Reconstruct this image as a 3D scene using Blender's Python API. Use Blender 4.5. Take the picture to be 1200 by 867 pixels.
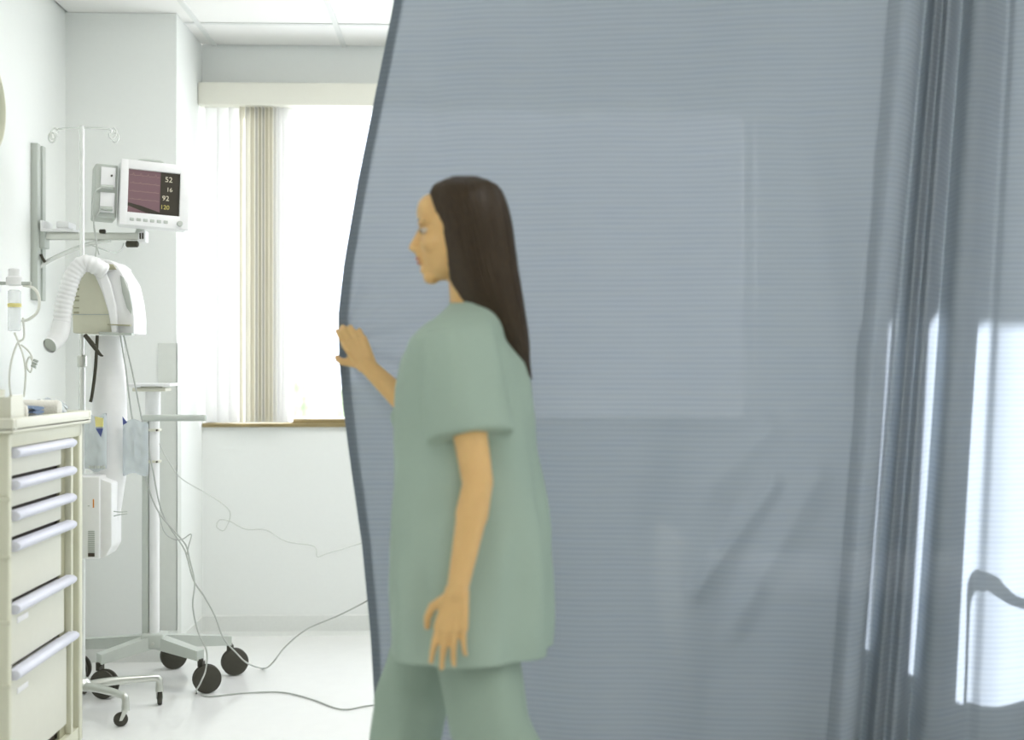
import bpy, bmesh, math, random
import numpy as np
from mathutils import Vector, Matrix, noise
random.seed(7)
PI = math.pi
for o in list(bpy.data.objects): bpy.data.objects.remove(o)
SC = bpy.context.scene
COL = SC.collection

# ------------------------------------------------------------------ camera
F = 1500.0; CAMZ = 1.26; YAW = math.atan(54/F)
cd = bpy.data.cameras.new('camera'); cam = bpy.data.objects.new('camera', cd); COL.objects.link(cam)
cd.lens = 45.0; cd.sensor_width = 36.0; cd.clip_start = 0.05; cd.clip_end = 2000
cam.location = (0, 0, CAMZ); cam.rotation_euler = (PI/2, 0, -YAW)
cd.dof.use_dof = True; cd.dof.focus_distance = 4.7; cd.dof.aperture_fstop = 1.7
SC.camera = cam

# ------------------------------------------------------------------ sky, sun, exposure
w = bpy.data.worlds.new('sky'); SC.world = w; w.use_nodes = True
nt = w.node_tree; bg = nt.nodes['Background']
bg.inputs['Color'].default_value = (0.91, 0.925, 1.0, 1); bg.inputs['Strength'].default_value = 4.1
sl = bpy.data.lights.new('sun', 'SUN'); sun = bpy.data.objects.new('sun', sl); COL.objects.link(sun)
sl.energy = 19.0; sl.angle = math.radians(0.6); sl.color = (1.0, 0.97, 1.0)
SUNV = Vector((0.670, -1.0, -0.377)).normalized()
sun.rotation_euler = SUNV.to_track_quat('-Z', 'Y').to_euler(); sun.location = (-3, 9, 5)
FILL_BACK, FILL_FRONT = 12.5, 7.8  # power of the added ceiling fill lamps, behind and before the curtain
SC.view_settings.view_transform = 'Standard'; SC.view_settings.look = 'None'
SC.view_settings.gamma = 1.0; SC.view_settings.exposure = 0.0
SC.view_settings.use_curve_mapping = False

# ------------------------------------------------------------------ helpers
def P(px, py, Y):
    """the point that photograph pixel (px, py) shows, standing at depth Y"""
    a = (px-600)/F; b = (433.5-py)/F
    dx = a*math.cos(YAW)+math.sin(YAW); dy = -a*math.sin(YAW)+math.cos(YAW)
    t = Y/dy
    return Vector((dx*t, Y, CAMZ+b*t))
def lin(c): 
    c = c/255.0
    return c/12.92 if c <= 0.04045 else ((c+0.055)/1.055)**2.4
def rgb(r, g, b): return (lin(r), lin(g), lin(b), 1)
def mat(name, col, rough=0.5, metal=0.0, var=0.04, scale=30, bump=0.0, spec=0.5, sss=0.0, trans=0.0):
    m = bpy.data.materials.new(name); m.use_nodes = True
    n = m.node_tree; p = n.nodes['Principled BSDF']
    p.inputs['Roughness'].default_value = rough; p.inputs['Metallic'].default_value = metal
    p.inputs['Specular IOR Level'].default_value = spec
    tc = n.nodes.new('ShaderNodeTexCoord'); nz = n.nodes.new('ShaderNodeTexNoise')
    nz.inputs['Scale'].default_value = scale; nz.inputs['Detail'].default_value = 3
    n.links.new(tc.outputs['Object'], nz.inputs['Vector'])
    mx = n.nodes.new('ShaderNodeMix'); mx.data_type = 'RGBA'
    mx.inputs['A'].default_value = tuple(max(0, c*(1-var)) for c in col[:3])+(1,)
    mx.inputs['B'].default_value = tuple(min(1, c*(1+var)) for c in col[:3])+(1,)
    n.links.new(nz.outputs['Fac'], mx.inputs['Factor'])
    n.links.new(mx.outputs['Result'], p.inputs['Base Color'])
    if bump:
        b = n.nodes.new('ShaderNodeBump'); b.inputs['Strength'].default_value = bump; b.inputs['Distance'].default_value = 0.004
        n.links.new(nz.outputs['Fac'], b.inputs['Height']); n.links.new(b.outputs['Normal'], p.inputs['Normal'])
    if sss:
        p.inputs['Subsurface Weight'].default_value = sss; p.inputs['Subsurface Radius'].default_value = (0.02, 0.008, 0.004)
    return m
def clear_mat(name, col, alpha, rough=0.1):
    """thin clear plastic or glass: see-through with a gloss on it"""
    m = bpy.data.materials.new(name); m.use_nodes = True
    n = m.node_tree; n.nodes.clear()
    out = n.nodes.new('ShaderNodeOutputMaterial'); t = n.nodes.new('ShaderNodeBsdfTransparent'); t.inputs[0].default_value = (1, 1, 1, 1)
    p = n.nodes.new('ShaderNodeBsdfPrincipled'); p.inputs['Base Color'].default_value = col; p.inputs['Roughness'].default_value = rough
    mx = n.nodes.new('ShaderNodeMixShader'); mx.inputs[0].default_value = alpha
    n.links.new(t.outputs[0], mx.inputs[1]); n.links.new(p.outputs[0], mx.inputs[2]); n.links.new(mx.outputs[0], out.inputs[0])
    return m

class MB:
    def __init__(s): s.v = []; s.f = []
    def add(s, vs, fs):
        o = len(s.v); s.v += [Vector(q) for q in vs]; s.f += [tuple(i+o for i in g) for g in fs]; return s
    def box(s, a, b, bev=0.0, R=None):
        a = Vector(a); b = Vector(b)
        lo = Vector((min(a[i], b[i]) for i in range(3))); hi = Vector((max(a[i], b[i]) for i in range(3)))
        bm = bmesh.new(); bmesh.ops.create_cube(bm, size=1)
        c = (lo+hi)/2; d = hi-lo
        for q in bm.verts: q.co = Vector((q.co.x*d.x, q.co.y*d.y, q.co.z*d.z))
        if bev > 0: bmesh.ops.bevel(bm, geom=list(bm.edges), offset=min(bev, min(d)*0.45), segments=3, profile=0.5, affect='EDGES')
        s._bm(bm, c, R); return s
    def _bm(s, bm, c, R=None):
        bm.verts.index_update()
        o = len(s.v)
        for q in bm.verts: s.v.append((R @ q.co if R else q.co)+c)
        for g in bm.faces: s.f.append(tuple(q.index+o for q in g.verts))
        bm.free()
    def ring(s, c, u, v, ru, rv, n):
        return [c+u*(math.cos(2*PI*i/n)*ru)+v*(math.sin(2*PI*i/n)*rv) for i in range(n)]
    def loft(s, rings, cap=True, closed=True):
        n = len(rings[0]); o = len(s.v)
        for r in rings: s.v += [Vector(q) for q in r]
        m = n if closed else n-1
        for k in range(len(rings)-1):
            for i in range(m):
                j = (i+1) % n
                s.f.append((o+k*n+i, o+k*n+j, o+(k+1)*n+j, o+(k+1)*n+i))
        if cap:
            s.f.append(tuple(o+i for i in reversed(range(n)))); s.f.append(tuple(o+(len(rings)-1)*n+i for i in range(n)))
        return s
    def cyl(s, p0, p1, r0, r1=None, n=16, cap=True):
        p0 = Vector(p0); p1 = Vector(p1); r1 = r0 if r1 is None else r1
        d = (p1-p0).normalized(); u = d.orthogonal().normalized(); v = d.cross(u)
        return s.loft([s.ring(p0, u, v, r0, r0, n), s.ring(p1, u, v, r1, r1, n)], cap)
    def capsule(s, p0, r0, p1, r1, n=16):
        p0 = Vector(p0); p1 = Vector(p1); d = (p1-p0).normalized(); u = d.orthogonal().normalized(); v = d.cross(u)
        R = []
        for k in range(1, 5):
            t = k/5*PI/2; R.append(s.ring(p0-d*(r0*math.cos(t)), u, v, r0*math.sin(t), r0*math.sin(t), n))
        for k in range(5, 0, -1):
            t = k/5*PI/2; R.append(s.ring(p1+d*(r1*math.cos(t)), u, v, r1*math.sin(t), r1*math.sin(t), n))
        return s.loft(R)
    def ell(s, c, r, R=None, n=20, m=12):
        c = Vector(c); R = R or Matrix.Identity(3)
        rings = []
        for k in range(1, m):
            t = PI*k/m
            rings.append([c+R @ Vector((r[0]*math.sin(t)*math.cos(2*PI*i/n), r[1]*math.sin(t)*math.sin(2*PI*i/n), r[2]*-math.cos(t))) for i in range(n)])
        return s.loft(rings)
    def tube(s, pts, r, n=8, smooth=6, cap=True):
        pts = [Vector(q) for q in pts]
        rs = r if isinstance(r, (list, tuple)) else [r]*len(pts)
        if smooth > 1 and len(pts) > 2:
            q = []; rr = []
            for i in range(len(pts)-1):
                a = pts[max(i-1, 0)]; b = pts[i]; c = pts[i+1]; d = pts[min(i+2, len(pts)-1)]
                for k in range(smooth):
                    t = k/smooth
                    q.append(0.5*((2*b)+(c-a)*t+(2*a-5*b+4*c-d)*t*t+(3*b-a-3*c+d)*t**3)); rr.append(rs[i]*(1-t)+rs[i+1]*t)
            q.append(pts[-1]); rr.append(rs[-1]); pts = q; rs = rr
        u = None; R = []
        for i, p in enumerate(pts):
            d = (pts[min(i+1, len(pts)-1)]-pts[max(i-1, 0)]).normalized()
            if u is None: u = d.orthogonal().normalized()
            else:
                u = (u-d*u.dot(d)); u = u.normalized() if u.length > 1e-6 else d.orthogonal().normalized()
            R.append(s.ring(p, u, d.cross(u), rs[i], rs[i], n))
        return s.loft(R, cap)
    def lathe(s, c, prof, n=24, axis=(0, 0, 1)):
        c = Vector(c); d = Vector(axis).normalized(); u = d.orthogonal().normalized(); v = d.cross(u)
        return s.loft([s.ring(c+d*h, u, v, max(r, 1e-4), max(r, 1e-4), n) for r, h in prof])
    def prism(s, poly, vec, bev=0.0):
        vec = Vector(vec); bm = bmesh.new()
        A = [bm.verts.new(Vector(q)) for q in poly]; B = [bm.verts.new(Vector(q)+vec) for q in poly]
        n = len(poly); bm.faces.new(A); bm.faces.new(list(reversed(B)))
        for i in range(n): bm.faces.new((A[i], B[i], B[(i+1) % n], A[(i+1) % n]))
        bmesh.ops.recalc_face_normals(bm, faces=bm.faces)
        if bev: bmesh.ops.bevel(bm, geom=list(bm.edges), offset=bev, segments=2, profile=0.5, affect='EDGES')
        s._bm(bm, Vector((0, 0, 0))); return s
    def build(s, name, m, parent=None, smooth=True, loc=None):
        """vertices are in world space; the object sits at its thing's base (or at loc)"""
        me = bpy.data.meshes.new(name)
        base = Vector(loc) if loc is not None else (parent_base(parent) if parent else Vector((0, 0, 0)))
        me.from_pydata([tuple(q-base) for q in s.v], [], s.f)
        bm = bmesh.new(); bm.from_mesh(me); bmesh.ops.recalc_face_normals(bm, faces=bm.faces); bm.to_mesh(me); bm.free()
        me.materials.append(m)
        if smooth:
            me.polygons.foreach_set('use_smooth', [True]*len(me.polygons))
            me.set_sharp_from_angle(angle=math.radians(38))
        o = bpy.data.objects.new(name, me); COL.objects.link(o)
        if parent: o.parent = parent
        else: o.location = base
        return o
def parent_base(o):
    b = Vector((0, 0, 0))
    while o is not None: b = b+o.location; o = o.parent
    return b
def tag(o, label=None, cat=None, group=None, kind=None):
    if label: o['label'] = label
    if cat: o['category'] = cat
    if group: o['group'] = group
    if kind: o['kind'] = kind
    return o
def thing(name, label, cat, loc, group=None):
    o = bpy.data.objects.new(name, None); COL.objects.link(o); o.location = loc; o.empty_display_size = 0.05
    return tag(o, label, cat, group)
def struct(name, mb, m, parent=None, smooth=False):
    o = mb.build(name, m, parent, smooth)
    if parent is None: o['kind'] = 'structure'
    return o
def share(name, src, parent, off=(0, 0, 0)):
    o = src.copy(); o.name = name; o.parent = parent; COL.objects.link(o); o.location = Vector(off); return o
def text(body, size, parent, m, M4, name='lettering', align='CENTER'):
    c = bpy.data.curves.new(name, 'FONT'); c.body = body; c.size = size; c.align_x = align; c.align_y = 'CENTER'; c.extrude = 0.0004
    t = bpy.data.objects.new(name, c); COL.objects.link(t)
    me = bpy.data.meshes.new_from_object(t); bpy.data.objects.remove(t); bpy.data.curves.remove(c)
    me.transform(M4); me.transform(Matrix.Translation(-parent_base(parent)))
    me.materials.clear(); me.materials.append(m)
    o = bpy.data.objects.new(name, me); COL.objects.link(o); o.parent = parent; return o
def remeshed(name, mb, m, parent, voxel, smooth_it=4, fac=0.5):
    """one continuous skin grown round the overlapping solids in mb"""
    o = mb.build(name+'_raw', m, parent, False)
    r = o.modifiers.new('r', 'REMESH'); r.mode = 'VOXEL'; r.voxel_size = voxel; r.use_smooth_shade = True
    sm = o.modifiers.new('s', 'SMOOTH'); sm.factor = fac; sm.iterations = smooth_it
    bpy.context.view_layer.update()
    dg = bpy.context.evaluated_depsgraph_get()
    me = bpy.data.meshes.new_from_object(o.evaluated_get(dg)); 
    raw = o.data; bpy.data.objects.remove(o); bpy.data.meshes.remove(raw)
    me.name = name; me.materials.clear(); me.materials.append(m)
    q = bpy.data.objects.new(name, me); COL.objects.link(q); q.parent = parent
    me.polygons.foreach_set('use_smooth', [True]*len(me.polygons))
    return q

# ------------------------------------------------------------------ materials
M = {}
M['wall'] = mat('wall_paint', rgb(242, 245, 241), 0.6, var=0.012, scale=60, bump=0.05)
M['ceil'] = mat('ceiling_tile', rgb(247, 247, 243), 0.9, var=0.02, scale=180, bump=0.1)
M['grid'] = mat('ceiling_grid', rgb(232, 234, 230), 0.5)
M['floor'] = mat('floor_vinyl', rgb(246, 247, 244), 0.12, var=0.03, scale=14, spec=0.6)
M['base'] = mat('cove_base', rgb(232, 235, 230), 0.4, var=0.04, scale=90)
M['guard'] = mat('corner_guard', rgb(222, 226, 219), 0.5)
M['wplast'] = mat('white_plastic', rgb(240, 241, 240), 0.35)
M['cream'] = mat('cream_plastic', rgb(226, 226, 208), 0.42, var=0.02)
M['beige'] = mat('beige_plastic', rgb(220, 220, 198), 0.45, var=0.03)
M['drawer'] = mat('drawer_front', rgb(226, 226, 212), 0.5, var=0.02)
M['olive'] = mat('recess_olive', rgb(176, 174, 146), 0.6)
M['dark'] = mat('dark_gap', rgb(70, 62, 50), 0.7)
M['handle'] = mat('handle_plastic', rgb(226, 228, 240), 0.35)
M['steel'] = mat('brushed_steel', rgb(205, 207, 200), 0.28, metal=0.9, var=0.03)
M['pole'] = mat('polished_pole', rgb(235, 238, 234), 0.25, metal=0.35)
M['grey'] = mat('grey_plastic', rgb(190, 196, 188), 0.5)
M['greymetal'] = mat('grey_enamel', rgb(196, 202, 194), 0.4)
M['wheel'] = mat('dark_rubber', rgb(68, 66, 56), 0.6, var=0.12, scale=60)
M['black'] = mat('black_strap', rgb(60, 58, 44), 0.7)
M['cord'] = mat('grey_cord', rgb(186, 190, 184), 0.5)
M['cordp'] = mat('pale_cord', rgb(206, 210, 202), 0.5)
M['wood'] = mat('sill_wood', rgb(150, 134, 92), 0.5, var=0.15, scale=40)
M['frame'] = mat('window_frame', rgb(235, 236, 232), 0.5)
M['valance'] = mat('valance_fabric', rgb(236, 235, 222), 0.7, var=0.02, scale=120)
M['orange'] = mat('orange_print', rgb(222, 140, 20), 0.5)
M['blue'] = mat('blue_print', rgb(80, 92, 150), 0.6)
M['yellow'] = mat('yellow_band', rgb(236, 226, 150), 0.5)
M['clear'] = clear_mat('clear_plastic', (0.85, 0.9, 0.92, 1), 0.34, 0.15)
M['bagplastic'] = clear_mat('bag_plastic', (0.70, 0.77, 0.80, 1), 0.55, 0.2)
M['tubing'] = mat('clear_tubing', rgb(240, 241, 232), 0.3)
M['towel'] = mat('white_towel', rgb(235, 233, 222), 0.95, var=0.05, scale=200, bump=0.6)
M['bluepad'] = mat('blue_edge_pad', rgb(120, 140, 168), 0.9, var=0.1, scale=120, bump=0.3)
M['skin'] = mat('skin', rgb(224, 184, 122), 0.5, var=0.05, scale=40, sss=0.12)
M['lips'] = mat('lips', rgb(190, 120, 95), 0.45)
M['hair'] = mat('dark_brown_hair', rgb(58, 45, 28), 0.42, var=0.45, scale=90, spec=0.4)
M['scrub'] = mat('green_scrub_cloth', rgb(164, 184, 169), 0.9, var=0.03, scale=160, bump=0.15)
M['scrubp'] = mat('green_trouser_cloth', rgb(158, 178, 162), 0.9, var=0.03, scale=160, bump=0.15)
M['eye'] = mat('eye_white', rgb(205, 195, 180), 0.2)
M['iris'] = mat('iris', rgb(62, 44, 30), 0.2)
M['shoe'] = mat('white_shoe', rgb(230, 230, 225), 0.5)
M['sheet'] = mat('bed_sheet', rgb(225, 230, 232), 0.95, var=0.03, bump=0.2)
M['leaf'] = mat('pale_leaf', rgb(190, 200, 170), 0.9, var=0.2, scale=2)
M['bark'] = mat('bark', rgb(150, 140, 120), 0.9)
M['ground'] = mat('far_ground', rgb(225, 225, 218), 0.95, var=0.1, scale=0.05)
M['clockface'] = mat('clock_face', rgb(206, 212, 204), 0.4)
M['white_print'] = mat('white_print', rgb(245, 245, 245), 0.6)

def cloth_mat():
    m = bpy.data.materials.new('blue_curtain_weave'); m.use_nodes = True
    n = m.node_tree; n.nodes.clear(); L = n.links.new
    out = n.nodes.new('ShaderNodeOutputMaterial')
    tc = n.nodes.new('ShaderNodeTexCoord'); mp = n.nodes.new('ShaderNodeMapping')
    mp.inputs['Scale'].default_value = (0.0, 0.0, 1.0); L(tc.outputs['UV'], mp.inputs['Vector'])
    # UV.y carries the cloth's own height in metres, UV.x its own width
    sep = n.nodes.new('ShaderNodeSeparateXYZ'); L(tc.outputs['UV'], sep.inputs[0])
    mul = n.nodes.new('ShaderNodeMath'); mul.operation = 'MULTIPLY'; mul.inputs[1].default_value = 2*PI/0.0135; L(sep.outputs['Y'], mul.inputs[0])
    nz = n.nodes.new('ShaderNodeTexNoise'); nz.inputs['Scale'].default_value = 6; nz.inputs['Detail'].default_value = 3
    cs = n.nodes.new('ShaderNodeCombineXYZ'); m4 = n.nodes.new('ShaderNodeMath'); m4.operation = 'MULTIPLY'; m4.inputs[1].default_value = 14
    L(sep.outputs['Y'], m4.inputs[0]); L(sep.outputs['X'], cs.inputs[0]); L(m4.outputs[0], cs.inputs[1]); L(cs.outputs[0], nz.inputs['Vector'])
    ad = n.nodes.new('ShaderNodeMath'); ad.operation = 'MULTIPLY_ADD'; ad.inputs[1].default_value = 1.6; L(nz.outputs['Fac'], ad.inputs[0]); L(mul.outputs[0], ad.inputs[2])
    sn = n.nodes.new('ShaderNodeMath'); sn.operation = 'SINE'; L(ad.outputs[0], sn.inputs[0])
    mr = n.nodes.new('ShaderNodeMapRange'); mr.inputs['From Min'].default_value = -1; L(sn.outputs[0], mr.inputs['Value'])
    # fine threads
    mx = n.nodes.new('ShaderNodeMix'); mx.data_type = 'RGBA'; L(mr.outputs[0], mx.inputs['Factor'])
    mx.inputs['A'].default_value = rgb(132, 142, 152); mx.inputs['B'].default_value = rgb(147, 157, 168)
    mx2 = n.nodes.new('ShaderNodeMix'); mx2.data_type = 'RGBA'; mx2.inputs['B'].default_value = rgb(148, 155, 158); mx2.inputs['Factor'].default_value = 0.5
    L(nz.outputs['Fac'], mx2.inputs['Factor']); L(mx.outputs['Result'], mx2.inputs['A'])
    df = n.nodes.new('ShaderNodeBsdfDiffuse'); tr = n.nodes.new('ShaderNodeBsdfTranslucent'); tp = n.nodes.new('ShaderNodeBsdfTransparent')
    bp = n.nodes.new('ShaderNodeBump'); bp.inputs['Strength'].default_value = 0.25; bp.inputs['Distance'].default_value = 0.002
    L(mr.outputs[0], bp.inputs['Height']); L(bp.outputs['Normal'], df.inputs['Normal'])
    L(mx2.outputs['Result'], df.inputs['Color']); L(mx2.outputs['Result'], tr.inputs['Color'])
    a = n.nodes.new('ShaderNodeMixShader'); a.inputs[0].default_value = 0.5; L(df.outputs[0], a.inputs[1]); L(tr.outputs[0], a.inputs[2])
    b = n.nodes.new('ShaderNodeMixShader'); b.inputs[0].default_value = 0.013; L(a.outputs[0], b.inputs[1]); L(tp.outputs[0], b.inputs[2])
    L(b.outputs[0], out.inputs[0]); return m
M['curtain'] = cloth_mat()
def vane_mat(name, c):
    m = bpy.data.materials.new(name); m.use_nodes = True
    n = m.node_tree; n.nodes.clear(); out = n.nodes.new('ShaderNodeOutputMaterial')
    d = n.nodes.new('ShaderNodeBsdfDiffuse'); t = n.nodes.new('ShaderNodeBsdfTranslucent'); d.inputs[0].default_value = c; t.inputs[0].default_value = c
    a = n.nodes.new('ShaderNodeMixShader'); a.inputs[0].default_value = 0.6
    n.links.new(d.outputs[0], a.inputs[1]); n.links.new(t.outputs[0], a.inputs[2]); n.links.new(a.outputs[0], out.inputs[0]); return m
M['vane'] = vane_mat('blind_vane_white', rgb(238, 238, 236)); M['vane2'] = vane_mat('blind_vane_cream', rgb(236, 234, 224))
def glass_mat():
    m = bpy.data.materials.new('window_glass'); m.use_nodes = True
    n = m.node_tree; n.nodes.clear(); out = n.nodes.new('ShaderNodeOutputMaterial')
    t = n.nodes.new('ShaderNodeBsdfTransparent'); t.inputs[0].default_value = (0.96, 0.98, 1, 1)
    g = n.nodes.new('ShaderNodeBsdfGlossy'); g.inputs['Roughness'].default_value = 0.02
    a = n.nodes.new('ShaderNodeMixShader'); a.inputs[0].default_value = 0.04
    n.links.new(t.outputs[0], a.inputs[1]); n.links.new(g.outputs[0], a.inputs[2]); n.links.new(a.outputs[0], out.inputs[0]); return m
M['glass'] = glass_mat()
def emis(name, c, s):
    m = bpy.data.materials.new(name); m.use_nodes = True; n = m.node_tree; n.nodes.clear()
    out = n.nodes.new('ShaderNodeOutputMaterial'); e = n.nodes.new('ShaderNodeEmission'); e.inputs[0].default_value = c; e.inputs[1].default_value = s
    n.links.new(e.outputs[0], out.inputs[0]); return m
M['lampglow'] = emis('lamp_diffuser_glow', (1, 1, 0.96, 1), 2.0)  # glow of the added fill panels above the view

# ------------------------------------------------------------------ room shell
H = 2.8; XL = -1.725; XR = 2.9; YW = 6.12; YC = 5.58; YB = -2.2; XC = -1.25
struct('floor', MB().box((XL-0.2, YB-0.2, -0.1), (XR+0.2, YW+0.3, 0)), M['floor'])
struct('wall_left', MB().box((XL-0.15, YB-0.15, 0), (XL, YW+0.2, H+0.1)), M['wall'])
struct('wall_right', MB().box((XR, YB-0.15, 0), (XR+0.15, YW+0.2, H+0.1)), M['wall'])
struct('wall_rear', MB().box((XL, YB-0.15, 0), (XR, YB, H+0.1)), M['wall'])
# chase of the column in the far left corner
col_o = struct('wall_column', MB().box((XL, YC, 0), (XC, YW, H)), M['wall'])
WX0, WX1, WZ0, WZ1 = XC+0.005, 1.40, 1.0, 2.56
struct('wall_back', MB().box((XC, YW, 0), (XR, YW+0.2, WZ0)).box((XC, YW, WZ1), (XR, YW+0.2, H+0.1))
       .box((WX1, YW, WZ0), (XR, YW+0.2, WZ1)).box((XC-0.4, YW, WZ0), (WX0, YW+0.2, WZ1)), M['wall'])
ceil = struct('ceiling', MB().box((XL-0.1, YB-0.1, H+0.03), (XR+0.1, YW+0.2, H+0.12)), M['ceil'])
# suspended ceiling: grid bars and tiles one by one
gx = [-1.725]+[-1.19+0.61*i for i in range(7)]+[2.9]
gy = []
y = 5.73
while y > YB: gy.append(y); y -= 0.61
gy = [YW]+gy+[YB]
fill_cells = set()  # ceiling cells kept free for the added fill lamps
for i in (2, 5):
    for j in (2, 7, 11): fill_cells.add((i, j)); fill_cells.add((i, j+1))
g = MB()
for x in gx[1:-1]: g.box((x-0.012, YB, H-0.004), (x+0.012, YW, H+0.03))
for y in gy[1:-1]: g.box((XL, y-0.012, H-0.0035), (XR, y+0.012, H+0.03))
g.build('ceiling_grid', M['grid'], ceil, False)
for i in range(len(gx)-1):
    for j in range(len(gy)-1):
        if (i, j) in fill_cells or (i, j-1) in fill_cells and False: continue
        x0, x1, y0, y1 = gx[i], gx[i+1], gy[j+1], gy[j]
        if x1-x0 < 0.05 or y1-y0 < 0.05: continue
        dz = random.uniform(-0.0008, 0.0008)
        MB().box((x0+0.010, y0+0.010, H+0.002+dz), (x1-0.010, y1-0.010, H+0.018), 0.002).build('ceiling_tile', M['ceil'], ceil, False)
# baseboards
struct('baseboard_back', MB().prism([(XC, YW, 0), (XC, YW-0.02, 0), (XC, YW-0.008, 0.02), (XC, YW-0.006, 0.092), (XC, YW, 0.098)], (XR-XC, 0, 0)), M['base'])
struct('baseboard_column', MB().box((XC, YC-0.006, 0), (XC+0.006, YW, 0.095)).box((XL, YC-0.006, 0), (XC+0.006, YC, 0.095)), M['base'])
struct('baseboard_left', MB().box((XL, YB, 0), (XL+0.006, YC-0.006, 0.095)), M['base'])
# vinyl corner guard on the column
zg = P(200, 402, YC).z
struct('trim_1', MB().box((XC-0.078, YC-0.005, 0.095), (XC+0.004, YC, zg), 0.001).box((XC, YC-0.005, 0.095), (XC+0.004, YC+0.075, zg), 0.001), M['guard'])

# ------------------------------------------------------------------ window
win = bpy.data.objects.new('window_1', None); COL.objects.link(win); win.location = ((WX0+WX1)/2, YW+0.1, WZ0); tag(win, kind='structure')
fr = MB()
for a, b in (((WX0, WZ0), (WX0+0.04, WZ1)), ((WX1-0.04, WZ0), (WX1, WZ1)), ((WX0, WZ0), (WX1, WZ0+0.03)), ((WX0, WZ1-0.04), (WX1, WZ1))):
    fr.box((a[0], YW+0.10, a[1]), (b[0], YW+0.16, b[1]), 0.004)
fr.build('window_frame', M['frame'], win)
mull = -0.865
MB().box((mull-0.02, YW+0.095, WZ0+0.03), (mull+0.02, YW+0.16, WZ1-0.04), 0.004).build('mullion', M['frame'], win)
MB().box((WX0+0.04, YW+0.125, WZ0+0.03), (mull-0.02, YW+0.13, WZ1-0.04)).build('pane', M['glass'], win, False)
MB().box((mull+0.02, YW+0.125, WZ0+0.03), (WX1-0.04, YW+0.13, WZ1-0.04)).build('pane', M['glass'], win, False)
s1 = P(243, 496, YW).z; s2 = P(243, 500, YW).z
MB().box((XC+0.003, YW-0.02, s2-0.002), (WX1+0.02, YW+0.1, s1), 0.003).build('window_sill', M['wood'], win)
MB().box((P(343, 0, YW+.03).x, YW-0.005, s1), (WX1, YW+0.095, P(343, 491, YW).z), 0.003).build('sill_rail', M['wood'], win)

# vertical blind, drawn to the left
bl = thing('vertical_blind', 'white vertical blind drawn to the left under a cream valance', 'blind', (-0.9, YW-0.06, WZ0+0.02))
vz1 = P(300, 97, YW-0.1).z; vz0 = P(300, 123.5, YW-0.1).z
MB().box((XC+0.002, YW-0.11, vz0), (WX1+0.03, YW, vz1), 0.005).build('valance', M['valance'], bl)
vt = P(300, 118, YW-0.05).z; vb = P(300, 494.5, YW-0.05).z
def vane(px, ang, width, m):
    c = P(px, 300, YW-0.05); a = math.radians(ang)
    d = Vector((math.cos(a), math.sin(a), 0)); nn = Vector((-d.y, d.x, 0))
    rows = []
    pts = []
    for k in range(7):
        t = k/6-0.5; pts.append(c+d*(t*width)+nn*(0.006*(1-4*t*t)))
    th = nn*0.0012
    ring0 = [q-th for q in pts]+[q+th for q in reversed(pts)]
    mb = MB(); mb.loft([[Vector((q.x, q.y, vb)) for q in ring0], [Vector((q.x, q.y, vt)) for q in ring0]])
    o = mb.build('vane', m, bl)
for i, (px, ang, wd, k) in enumerate([(248, 9, .062, 0), (262, 11, .062, 0), (276, 14, .062, 0), (287, 52, .07, 1), (293, 60, .07, 0), (298, 66, .07, 1), (303, 70, .07, 0),
        (307, 71, .07, 1), (311, 72, .07, 0), (315, 70, .07, 1), (320, 68, .07, 1), (325, 65, .07, 0), (330, 60, .07, 0), (337, 28, .055, 0)]):
    vane(px, ang, wd, M['vane'] if k == 0 else M['vane2'])

# ------------------------------------------------------------------ outside, far beyond the glass
struct('ground_outside', MB().box((-400, 12, -9), (400, 700, -8.5)), M['ground'])
def tree(x, y, h, r, label):
    t = thing('tree', label, 'tree', (x, y, -8.5), None)
    MB().tube([(x, y, -8.5), (x+.2, y, -4), (x, y, -8.5+h*0.75)], [0.3, 0.24, 0.1], 8).build('trunk', M['bark'], t)
    mb = MB(); rnd = random.Random(int(x*10))
    for k in range(2200):
        a = rnd.uniform(0, 2*PI); z = rnd.uniform(-1, 1); q = (1-z*z)**.5; rr = r*rnd.uniform(.5, 1)*(0.8+0.35*math.sin(a*3+x)*q)
        c = Vector((x+math.cos(a)*q*rr, y+math.sin(a)*q*rr, -8.5+h-r+z*rr*0.85)); u = Vector((rnd.gauss(0, 1), rnd.gauss(0, 1), rnd.gauss(0, 1))).normalized()*.22; v = u.orthogonal().normalized()*.14
        mb.add([c-u, c+v, c+u, c-v], [(0, 1, 2, 3)])
    o = mb.build('foliage', M['leaf'], t, False); tag(o, kind='stuff')
tree(-8.6, 58, 10.4, 2.4, 'pale tree crown outside the window, left of the nurse’s hand'.replace('’', "'"))
tree(-5.0, 66, 9.9, 2.6, 'pale tree outside the window, nearest the curtain edge')

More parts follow.
